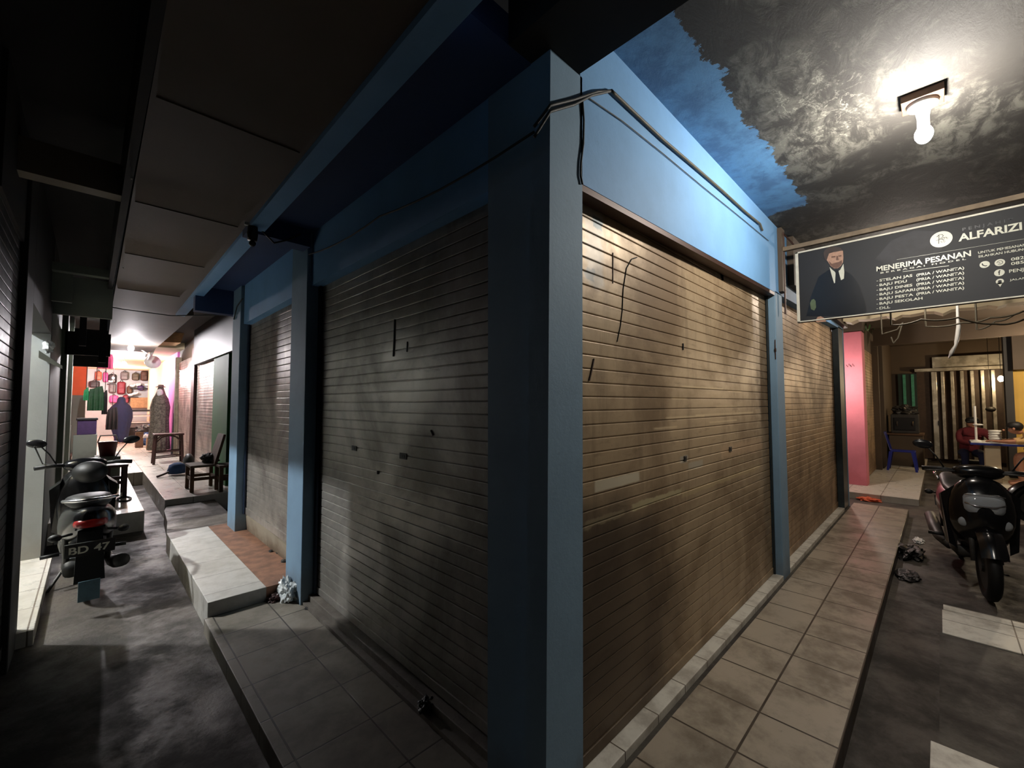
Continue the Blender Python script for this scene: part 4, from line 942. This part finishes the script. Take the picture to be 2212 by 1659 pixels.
for a_px, b_px, y_px, lab in ((232, 249, 828.5, 'short dark wall shelf under the white cap'), (279, 325, 837.5, 'dark wall shelf carrying three white shoes'), (275, 299, 857, 'low dark wall shelf carrying the white trainer')):
    a, b = U(a_px, y_px, 'y', 24.42), U(b_px, y_px, 'y', 24.42); bm = nb(); bx(bm, a.x, b.x, 24.3, 24.6, a.z-.03, a.z); single('shoe_shelf', bm, 'tar', lab, 'shelf')
bm = nb()
c0_ = U(300, 866, 'y', 24.0); bx(bm, c0_.x-.25, c0_.x+.75, 24.35, 24.6, c0_.z-.3, c0_.z+.15); single('wooden_rack', bm, 'card', 'tan wooden rack at the right of the bag stall', 'rack')
t = thing('display_counter', 'glass display counter with bright shelves in the bag stall', 'counter', (1.35, 22.6, .15))
bm = nb(); bx(bm, .85, 2.0, 22.2, 22.9, .15, .55, .01); obj('base', bm, 'dark' in MT and 'dark' or 'tar', t)
bm = nb(); bx(bm, .85, 2.0, 22.2, 22.9, 1.0, 1.06, .01); bx(bm, .85, 2.0, 22.2, 22.9, .75, .79, .01); obj('shelf', bm, 'white', t)
bm = nb(); bx(bm, .9, 1.95, 22.25, 22.85, .57, .73); obj('stock', bm, bmats['grey'], t)
bm = nb(); bx(bm, .85, 2.0, 22.15, 22.9, 1.2, 1.27); single('hanging_shelf', bm, 'tar', 'long dark shelf above the display counter', 'shelf')
bm = nb(); bx(bm, .55, 1.3, 18.6, 19.0, .15, .45, .03); bx(bm, .68, 1.15, 18.7, 18.95, .45, .62, .03); 
bm.free()
for (x0, x1, y0, y1, z0, z1, m, lab) in ((1.22, 1.5, 16.4, 16.8, .15, .50, 'card', 'cardboard box standing behind the tall stool'), (1.02, 1.2, 17.4, 17.7, .15, .62, 'wood', 'dark narrow wooden crate left of the cardboard box')):
    t = thing('box', lab, 'box', ((x0+x1)/2, (y0+y1)/2, z0)); bm = nb(); bx(bm, x0, x1, y0, y1, z0, z1, .006); obj('carton', bm, m, t)
    bm = nb(); bx(bm, x0, (x0+x1)/2-.005, y0-.08, y1, z1, z1+.01); bx(bm, (x0+x1)/2+.005, x1, y0-.08, y1, z1, z1+.01); obj('flap', bm, m, t)
crumple((1.22, 17.6, .62), .16, bmats['dark'], 'black_sack', 'black sack on the dark crate in the left alley', 1.2, 1, .9, .4, 'sack', 41)
crumple((1.45, 18.4, .15), .22, 'bluebag', 'blue_jacket', 'heap of blue denim beside the robed mannequin', .9, 1, 1.9, .4, 'clothes', 42)
crumple((1.35, 16.6, .50), .08, plain('lime_plastic', (190, 210, 60), .5), 'lime_bag', 'lime green packet on the cardboard box', 1, 1, 1, .4, 'packet', 43)
crumple((1.2, 16.5, .50), .07, 'white', 'white_packet', 'white packet on the cardboard box beside the lime one', 1, 1, 1, .4, 'packet', 44)
# left side goods: hanging magenta cloth, green garment, dark chest
def garment(px, py, wpx, hpx, Y, mat, label, seed=0):
    c = U(px, py, 'y', Y); w_ = (U(px+wpx/2, py, 'y', Y)-c).x; h_ = abs((U(px, py+hpx/2, 'y', Y)-c).z)
    bm = nb()
    for sgn in (-1, 1):
        grid_wall(bm, lambda u, v: (c.x+(u*2-1)*w_*(1-.25*(v**4)), c.y+sgn*.03+.025*math.sin(u*19+seed)*(1-v)+.0, c.z+(v*2-1)*h_-.04*math.cos(u*PI)*v), 18, 6)
    bmesh.ops.remove_doubles(bm, verts=bm.verts, dist=.001)
    t = thing('hanging_garment', label, 'garment', (c.x, c.y, c.z-h_)); obj('cloth', bm, mat, t, smooth=True)
    bm = nb(); tube(bm, [(c.x, c.y, c.z+h_*.8), (c.x, c.y, 2.95)], .008, 6); obj('hanging_cord', bm, 'tar', t)
    return t
garment(228, 778, 34, 36, 17.0, bmats['pinkb'], 'magenta garment hanging high at the left of the far alley', 1)
garment(205, 770, 24, 40, 16.6, bmats['dark'], 'dark brown garment hanging left of the magenta one', 2)
garment(207, 862, 36, 50, 16.0, bmats['greenb'], 'dark green garment hanging below the orange wall', 3)
garment(186, 852, 12, 26, 15.4, bmats['tealb'], 'small bright green cloth at the left of the dark green garment', 4)
garment(226, 870, 12, 50, 16.4, bmats['dark'], 'narrow black garment right of the dark green one', 5)
garment(242, 905, 26, 46, 17.6, 'tar', 'black garment hanging low beside the woman in the navy robe', 6)
q = U(190, 918, 'y', 14.6)
t = thing('dark_chest', 'dark purple chest by the grey wall on the left of the far alley', 'chest', (q.x, 14.6, q.z-.2))
bm = nb(); bx(bm, q.x-.18, q.x+.15, 14.4, 14.8, q.z-.22, q.z+.12, .01); obj('chest_body', bm, bmats['purple'], t)
bm = nb(); bx(bm, q.x-.2, q.x+.17, 14.36, 14.84, q.z+.12, q.z+.17, .01); obj('lid', bm, 'tar', t)
bm = nb(); bx(bm, -.26, .14, 14.2, 15.2, .15, q.z-.22, .005); single('grey_counter', bm, 'greywall', 'plain grey counter below the dark purple chest', 'counter')
# red basket in front of the left scooter, white cloth
q = U(233, 962, 'y', 9.5)
t = thing('red_basket', 'red plastic basket standing beyond the left scooter', 'basket', (q.x, 9.5, q.z-.15))
bm = nb(); lathe(bm, [(.09, q.z-.17), (.12, q.z+.05), (.13, q.z+.06), (.11, q.z+.05), (.08, q.z-.14)], (q.x, 9.5, 0), 18); obj('basket_body', bm, plain('dull_red_plastic', (110, 34, 28), .5), t, smooth=True)
bm = nb(); tube(bm, [(q.x-.12, 9.5, q.z+.05), (q.x-.09, 9.5, q.z+.16), (q.x+.09, 9.5, q.z+.16), (q.x+.12, 9.5, q.z+.05)], .01, 6); obj('handle', bm, 'white', t)
bm = nb(); bx(bm, q.x-.15, q.x+.15, 9.3, 9.8, .15, q.z-.17, .005); single('wooden_stand', bm, 'greywall', 'grey stand holding up the red basket', 'stand')
# ceiling bits: cardboard awning, white tubes
q0 = U(345, 738, 'y', 12)
bm = nb(); q1x = U(398, 730, 'y', 12).x; q1x = min(q1x, 1.70)
hexa(bm, [(q0.x, 12, q0.z), (q1x-.06, 12, q0.z+.01), (q1x-.06, 12.8, q0.z+.02), (q0.x, 12.8, q0.z), (q0.x+.06, 12, q0.z+.24), (q1x, 12, q0.z+.25), (q1x, 12.8, q0.z+.26), (q0.x+.06, 12.8, q0.z+.24)])
single('cardboard_box', bm, 'card', 'flat cardboard box stored under the ceiling above the far shutters', 'box')
for (a, b, r_, lab) in (((322, 742), (315, 770), .03, 'white pipe hanging from the ceiling by the far bulbs, left of two'), ((334, 748), (322, 776), .035, 'white pipe hanging from the ceiling by the far bulbs, right of two')):
    bm = nb(); tube(bm, [U(*a, 'y', 14), U(*b, 'y', 14.6)], r_, 8); single('white_pipe', bm, 'white', lab, 'pipe', smooth=True)
bm = nb(); tube(bm, [U(300, 752, 'y', 13.5), U(318, 764, 'y', 13.6)], .014, 6); single('white_rod', bm, 'white', 'thin white rod slanting beside the upper dazzling bulb', 'rod')
q = U(330, 782, 'y', 15.5)
t = thing('wall_fan', 'small white fan fixed under the ceiling by the cream wall', 'fan', tuple(q))
bm = nb(); lathe(bm, [(.17, -.03), (.18, 0), (.17, .03)], q, 20, 'y'); obj('guard', bm, 'white', t, smooth=True)
bm = nb(); ball(bm, q+Vector((.03, .1, 0)), .07); obj('motor', bm, 'tar', t, smooth=True)
# the small bright fitting at the head of the white passage strip
q = U(105, 748, 'y', 6.2)
t = thing('tied_plastic', 'small white knotted plastic hanging at the top of the bright passage strip', 'plastic', tuple(q))
bm = nb(); ball(bm, q, .04, 1, .6, 1.6, 12, 8, .6); obj('knot', bm, 'bag', t)
bm = nb(); hexa(bm, [(q.x-.06, 6.15, q.z-.12), (q.x+.1, 6.15, q.z-.22), (q.x+.1, 6.24, q.z-.22), (q.x-.06, 6.24, q.z-.12), (q.x-.06, 6.15, q.z-.05), (q.x+.1, 6.15, q.z-.19), (q.x+.1, 6.24, q.z-.19), (q.x-.06, 6.24, q.z-.05)]); obj('wedge', bm, 'greywall', t)
q = U(268, 1079, 'z', .152); t_ = nb(); tube(t_, [(q.x+.07*math.cos(a*.5), q.y+.2*math.sin(a*.5), .16) for a in range(13)], .012, 6); single('rubber_ring', t_, 'tar', 'black ring lying on the white tiles beside the left scooter', 'ring')

# ------------------------------------------------------------------ right far objects
# folding gate
t = thing('folding_gate', 'shiny pale folding metal gate across the end of the right alley', 'gate', (16.1, -.5, 0))
for i in range(7):
    y0 = .13-i*.178
    wv = .10 if i == 0 else .062
    bm = nb(); hexa(bm, [(16.02, y0, .02), (16.10, y0-wv*.5, .02), (16.14, y0-wv*.5, .02), (16.06, y0+.01, .02), (16.02, y0, 2.32), (16.10, y0-wv*.5, 2.32), (16.14, y0-wv*.5, 2.32), (16.06, y0+.01, 2.32)])
    bx(bm, 15.99, 16.03, y0-wv, y0, .02, 2.32, .004); obj('gate_leaf', bm, 'gate', t)
bm = nb(); bx(bm, 16.12, 16.16, -1.12, .42, 0, 2.34); obj('gate_backing', bm, 'gatedark', t)
bm = nb(); bx(bm, 15.97, 16.12, -1.14, .45, 2.34, 2.42, .004); bx(bm, 16.06, 16.15, -1.14, .1, 2.42, 2.72); obj('top_rail', bm, 'gate', t)
bm = nb(); bx(bm, 15.96, 15.99, .01, .04, .9, 1.02, .003); obj('lock', bm, 'tar', t)
t = thing('striped_door', 'dark teal door with two pale green stripes behind the grey crates', 'door', (16.1, .62, 0))
bm = nb(); bx(bm, 16.08, 16.16, .42, .80, 0, 2.3); obj('door_panel', bm, 'tealdark', t)
for ya in (.67, .50):
    bm = nb(); bx(bm, 16.05, 16.08, ya-.03, ya+.03, .1, 2.28); obj('stripe', bm, 'teal', t)
# blue plastic chair
cx_, cy_ = 12.9, .62
t = thing('plastic_chair', 'blue plastic chair standing on the white tiles behind the pink column', 'chair', (cx_, cy_, 0))
bm = nb(); bx(bm, cx_-.21, cx_+.21, cy_-.22, cy_+.19, .41, .44, .012); obj('seat', bm, 'bluechair', t, smooth=False)
bm = nb(); grid_wall(bm, lambda u, v: (cx_-.20+u*.40, cy_+.19+.10*v-.03*math.cos((u-.5)*PI), .42+.43*v), 8, 6)
r_ = bmesh.ops.solidify(bm, geom=bm.faces[:], thickness=.018); obj('backrest', bm, 'bluechair', t, smooth=True)
for sx_ in (-1, 1):
    for sy_, ex in ((-1, -.05), (1, .06)):
        bm = nb(); x, y = cx_+sx_*.18, cy_+sy_*.18
        hexa(bm, [(x-.025+sx_*.03, y-.02+ex, 0), (x+.025+sx_*.03, y-.02+ex, 0), (x+.025+sx_*.03, y+.02+ex, 0), (x-.025+sx_*.03, y+.02+ex, 0), (x-.035, y-.03, .42), (x+.035, y-.03, .42), (x+.035, y+.03, .42), (x-.035, y+.03, .42)]); obj('leg', bm, 'bluechair', t)
# crates and a machine behind the chair
t = thing('storage_crate', 'large dark brown crate standing behind the blue chair', 'crate', (14.3, .58, -.02))
bm = nb(); bx(bm, 13.9, 14.7, .30, .90, -.02, .72, .01); obj('crate_body', bm, 'brownwall', t)
bm = nb(); bx(bm, 13.87, 14.72, .28, .93, .72, .76, .005); obj('lid', bm, 'wood', t)
t = thing('old_radio', 'grey cabinet with handles standing on the brown crate', 'cabinet', (14.3, .60, .76))
bm = nb(); bx(bm, 14.0, 14.6, .36, .86, .76, 1.22, .015); obj('cabinet_body', bm, 'greyplastic', t)
bm = nb(); bx(bm, 13.97, 14.0, .42, .80, .84, 1.14, .006); obj('front_panel', bm, 'tar', t)
for y in (.46, .74):
    bm = nb(); tube(bm, [(13.96, y, .95), (13.93, y, .99), (13.96, y, 1.05)], .012, 6); obj('handle', bm, 'chrome', t)
crumple((14.3, .62, 1.22), .17, 'greyplastic', 'rag_heap', 'heap of dark rags on top of the grey cabinet', 1, 1.2, .8, .5, 'rags', 51)

# table
q = U(2096, 951, 'z', .75); ya = q.y
t = thing('eating_table', 'white table with a blue edge at the right, seen end on', 'table', (12.2, -.95, 0))
bm = nb(); bx(bm, 11.95, 12.6, -1.75, -.40, .735, .755, .004); obj('tabletop', bm, 'white', t)
bm = nb(); bx(bm, 11.94, 12.61, -1.76, -.39, .70, .735, .004); obj('blue_edge', bm, plain('blue_edge_band', (40, 54, 130), .4), t)
bm = nb(); bx(bm, 12.1, 12.45, -.78, -.58, .0, .70, .01); obj('pedestal', bm, 'cream', t)
bm = nb(); bx(bm, 12.1, 12.45, -1.6, -1.4, .0, .70, .01); obj('pedestal', bm, 'cream', t)
q = U(2109, 950, 'x', 12.2); zt = .755
t = thing('tall_candle_holder', 'thin white upright stand on the left end of the table', 'stand', (12.2, q.y, zt))
bm = nb(); tube(bm, [(12.2, q.y, zt), (12.2, q.y, zt+.68)], .018, 8); obj('pole', bm, 'white', t)
bm = nb(); lathe(bm, [(.07, zt), (.07, zt+.015), (.02, zt+.03)], (12.2, q.y, 0), 14); obj('foot', bm, 'white', t)
bm = nb(); ball(bm, (12.2, q.y-.03, zt+.32), .05, 1, 1.5, .35, 12, 8); obj('cap', bm, 'white', t, smooth=True)
q = U(2150, 950, 'x', 12.15)
for i in range(5):
    bm = nb(); lathe(bm, [(.075, zt+.045*i), (.09, zt+.045*i+.02), (.085, zt+.045*i+.043)], (12.15, q.y, 0), 14)
    single('plastic_tub', bm, 'white', 'white tub in the stack on the table, ' + ('lowest', 'second from the bottom', 'middle one', 'second from the top', 'topmost')[i], 'tub', 'stack of white tubs on the table', True)
bm = nb(); lathe(bm, [(.05, zt), (.11, zt+.035), (.12, zt+.045), (.1, zt+.04), (.04, zt+.01)], (12.1, U(2172, 950, 'x', 12.1).y, 0), 16)
single('blue_bowl', bm, 'bluebag', 'dark blue bowl on the table in front of the hunched diner', 'bowl', smooth=True)
bm = nb(); q = U(2140, 884, 'x', 15.2); ball(bm, q, .08, 1, 1.1, .8); tube(bm, [q, (q.x, q.y, 3.1)], .005, 5); single('round_lamp_shade', bm, 'greyplastic', 'dim round shade hanging before the folding gate', 'shade', smooth=True)

# people
def skinned(name, parent, joints, edges, mat, sub=2, root=0):
    me = bpy.data.meshes.new(name); me.from_pydata([Vector(j[0])-root_loc(parent) for j in joints], edges, []); me.materials.append(MT[mat] if isinstance(mat, str) else mat)
    o = bpy.data.objects.new(name, me); C.objects.link(o); o.parent = parent
    m = o.modifiers.new('skin', 'SKIN'); m.use_smooth_shade = True
    for i, j in enumerate(joints):
        v = me.skin_vertices[0].data[i]; v.radius = (j[1], j[1]) if not isinstance(j[1], tuple) else j[1]; v.use_root = (i == root)
    s_ = o.modifiers.new('sub', 'SUBSURF'); s_.levels = sub; s_.render_levels = sub
    return o
def hand(joints, edges, wrist, d, side, flat_n=Vector((0, 0, 1))):
    """palm and five fingers added to a skeleton; d = pointing direction"""
    d = Vector(d).normalized(); s_ = d.cross(flat_n).normalized()*side; w0 = Vector(joints[wrist][0])
    joints.append((tuple(w0+d*.07), (.034, .018))); palm = len(joints)-1; edges.append((wrist, palm))
    for k_, (off, ln) in enumerate(((-.03, .065), (-.01, .078), (.01, .074), (.028, .058))):
        a = w0+d*.09+s_*off; b = a+d*ln*.55-flat_n*.008; e = a+d*ln-flat_n*.028
        n = len(joints); joints.extend([(tuple(a), .0095), (tuple(b), .0085), (tuple(e), .007)]); edges.extend([(palm, n), (n, n+1), (n+1, n+2)])
    a = w0+d*.03-s_*.035; b = a+d*.04-s_*.02; n = len(joints); joints.extend([(tuple(a), .011), (tuple(b), .009)]); edges.extend([(wrist, n), (n, n+1)])
# hunched diner at the right edge, seated facing the table (towards +y)
hx = 12.05; hp = U(2188, 922, 'x', hx); Y0 = hp.y
t = thing('person', 'person in a tan shirt hunched over the table at the right edge, dark hair', 'person', (hx, Y0-.45, 0))
J = []; E_ = []
J += [((hx, Y0-.52, .50), .16), ((hx, Y0-.46, .68), .155), ((hx, Y0-.32, .84), .165), ((hx, Y0-.20, .93), .13), ((hx, Y0-.10, .95), .062)]
E_ += [(0, 1), (1, 2), (2, 3), (3, 4)]
for s_ in (-1, 1):
    n = len(J); J += [((hx+s_*.19, Y0-.24, .90), .068), ((hx+s_*.26, Y0-.10, .80), .055), ((hx+s_*.22, Y0+.0, .79), .047)]; E_ += [(3, n), (n, n+1), (n+1, n+2)]
skinned('shirt', t, J, E_, 'tan')
for s_ in (-1, 1):
    J = [((hx+s_*.24, Y0-.06, .80), .045), ((hx+s_*.19, Y0+.08, .785), .038), ((hx+s_*.12, Y0+.20, .785), .027)]; E_ = [(0, 1), (1, 2)]
    hand(J, E_, 2, (-s_*.45, .8, .03), s_); skinned('forearm', t, J, E_, 'skin')
J = [((hx, Y0-.12, .95), .055), ((hx-.01, Y0-.04, .98), .06), ((hx-.02, Y0+.01, 1.02), (.085, .095)), ((hx-.02, Y0+.03, 1.06), (.09, .098)), ((hx-.02, Y0+.07, .97), .05)]
skinned('head', t, J, [(0, 1), (1, 2), (2, 3), (2, 4)], 'skin')
bm = nb(); ball(bm, (hx-.02, Y0-.02, 1.065), .104, .98, 1.05, .86, 18, 12, .08); 
for v in list(bm.verts):
    if v.co.z < 1.03 and v.co.y > Y0+.02: v.co.z = 1.045; v.co.y -= .02
obj('hair', bm, 'hair', t, smooth=True)
bm = nb(); ball(bm, (hx-.11, Y0-.0, 1.02), .022, .5, .8, 1.2, 10, 8); obj('ear', bm, 'skin', t, smooth=True)
bm = nb(); ball(bm, (hx-.03, Y0+.115, .99), .018, .8, 1.1, 1, 10, 8); obj('nose', bm, 'skin', t, smooth=True)
for s_ in (-1, 1):
    J = [((hx+s_*.09, Y0-.50, .50), .095), ((hx+s_*.11, Y0-.28, .53), .082), ((hx+s_*.12, Y0-.04, .53), .068), ((hx+s_*.12, Y0-.05, .30), .055), ((hx+s_*.12, Y0-.08, .08), .036), ((hx+s_*.12, Y0+.0, .035), .036), ((hx+s_*.12, Y0+.09, .025), .028)]
    skinned('bare_leg', t, J, [(i, i+1) for i in range(6)], 'skin')
bm = nb(); loft(bm, [(hx-.18, Y0-.42, .14, .42, .60), (hx-.05, Y0-.40, .17, .40, .63), (hx+.05, Y0-.40, .17, .40, .63), (hx+.18, Y0-.42, .14, .42, .60)], 18, 2.6); obj('shorts', bm, 'tar', t, smooth=True)
t = thing('plastic_stool', 'dark red plastic stool under the hunched diner', 'stool', (hx, Y0-.5, 0))
bm = nb(); bx(bm, hx-.17, hx+.17, Y0-.68, Y0-.34, .36, .40, .01); obj('seat', bm, 'maroon', t)
for sx_ in (-1, 1):
    for sy_ in (-1, 1):
        bm = nb(); tube(bm, [(hx+sx_*.17, Y0-.51+sy_*.17, 0), (hx+sx_*.13, Y0-.51+sy_*.13, .37)], .02, 6); obj('leg', bm, 'maroon', t)
# person in maroon with a cap, behind the near end of the table
mx = 13.0; mp_ = U(2092, 925, 'x', mx); Ym = mp_.y
t = thing('person', 'seated person in maroon with a dark cap, left of the table', 'person', (mx, Ym, 0))
J = [((mx, Ym+.02, .45), .17), ((mx, Ym, .62), .155), ((mx, Ym-.03, .80), .165), ((mx, Ym-.05, .92), .12), ((mx-.02, Ym-.05, 1.0), .05)]; E_ = [(0, 1), (1, 2), (2, 3), (3, 4)]
for s_ in (-1, 1):
    n = len(J); J += [((mx+s_*.05-.05, Ym-.05+s_*.19, .88), .065), ((mx-.12, Ym-.10+s_*.24, .70), .055), ((mx-.28, Ym-.22+s_*.16, .66), .045)]; E_ += [(3, n), (n, n+1), (n+1, n+2)]
skinned('shirt', t, J, E_, 'maroon')
J = [((mx-.02, Ym-.05, .98), .05), ((mx-.03, Ym-.06, 1.06), (.08, .09)), ((mx-.03, Ym-.06, 1.12), (.085, .095)), ((mx-.07, Ym-.08, 1.03), .05)]
skinned('head', t, J, [(0, 1), (1, 2), (1, 3)], 'skin')
bm = nb(); ball(bm, (mx-.03, Ym-.06, 1.13), .105, 1, 1, .75, 16, 10); bx(bm, mx-.20, mx-.06, Ym-.14, Ym+.02, 1.10, 1.115, .004); obj('cap', bm, 'tar', t, smooth=False)
for s_ in (-1, 1):
    J = [((mx-.30, Ym-.24+s_*.15, .66), .036), ((mx-.36, Ym-.28+s_*.10, .69), .027)]; E_ = [(0, 1)]
    hand(J, E_, 1, (-.3, -.6, .05), s_); skinned('forearm', t, J, E_, 'skin')
    J = [((mx-.02, Ym+s_*.09, .45), .095), ((mx-.22, Ym-.02+s_*.11, .48), .085), ((mx-.44, Ym-.04+s_*.12, .47), .066), ((mx-.44, Ym-.04+s_*.12, .25), .055), ((mx-.42, Ym-.04+s_*.12, .07), .042), ((mx-.50, Ym-.05+s_*.12, .04), .036)]
    skinned('trouser_leg', t, J, [(i, i+1) for i in range(5)], 'navy')
t = thing('plastic_stool', 'dark stool under the person in maroon', 'stool', (mx, Ym, 0))
bm = nb(); bx(bm, mx-.17, mx+.17, Ym-.16, Ym+.18, .27, .31, .01); obj('seat', bm, 'tar', t)
for sx_ in (-1, 1):
    for sy_ in (-1, 1):
        bm = nb(); tube(bm, [(mx+sx_*.17, Ym+sy_*.17, 0), (mx+sx_*.13, Ym+sy_*.13, .28)], .02, 6); obj('leg', bm, 'tar', t)
# marks on the shutters
def mark(pts, plane, ax, r, mat, label, name='stain_line'):
    P3 = [U(x, y, ax, plane) for x, y in pts]; bm = nb(); tube(bm, P3, r, 5); single(name, bm, mat, label, 'mark')
mark([(1376, 556), (1364, 560), (1353, 580), (1346, 625), (1344, 670), (1340, 705), (1333, 738)], 1.0615, 'y', .003, 'tar', 'long dark curved scratch line on the upper half of the large tan shutter')
mark([(1283, 775), (1278, 800), (1273, 822)], 1.0615, 'y', .004, 'rust', 'short dark dribble at the left edge of the large tan shutter')
mark([(1475, 742), (1475, 756)], 1.0615, 'y', .006, 'tar', 'small dark blot near the middle of the large tan shutter')
mark([(1324, 546), (1324, 580), (1324, 612)], 1.0615, 'y', .0025, 'rust', 'thin rusty drip near the top left of the large tan shutter')
mark([(853, 690), (852, 730), (850, 770)], 1.2615, 'x', .006, 'tar', 'dark vertical drip high on the dim grey shutter')
mark([(880, 738), (879, 760)], 1.2615, 'x', .004, 'tar', 'short dark drip right of the long one on the dim grey shutter')
mark([(931, 930), (936, 940)], 1.2615, 'x', .006, 'tar', 'small black scuff on the dim grey shutter above the lock plates')
mark([(817, 1017), (817, 1024)], 1.2615, 'x', .009, 'tar', 'round black hole mark below the lock plates of the dim grey shutter')
q = U(1560, 598, 'y', 1.0615); bm = nb(); vs = [bm.verts.new(q+Vector((a, 0, b))) for a, b in ((-.03, .005), (-.01, .03), (.02, .02), (.03, -.015), (.0, -.03))]
f_ = bm.faces.new(vs); bmesh.ops.solidify(bm, geom=[f_], thickness=.002); single('paper_scrap', bm, 'bluecol', 'small pale blue scrap stuck to the upper part of the large tan shutter', 'scrap')
# graffiti marks on the pink column
for dx, lab in ((0, 'left of two small black scrawls on the pink column'), (1, 'right of two small black scrawls on the pink column')):
    bm = nb(); q = U(1834+dx*8, 788, 'x', 9.996); tube(bm, [q+Vector((0, .04, .0)), q+Vector((0, .02, -.04)), q+Vector((0, 0, .02)), q+Vector((0, -.02, -.03))], .006, 5); single('scrawl', bm, 'tar', lab, 'mark')
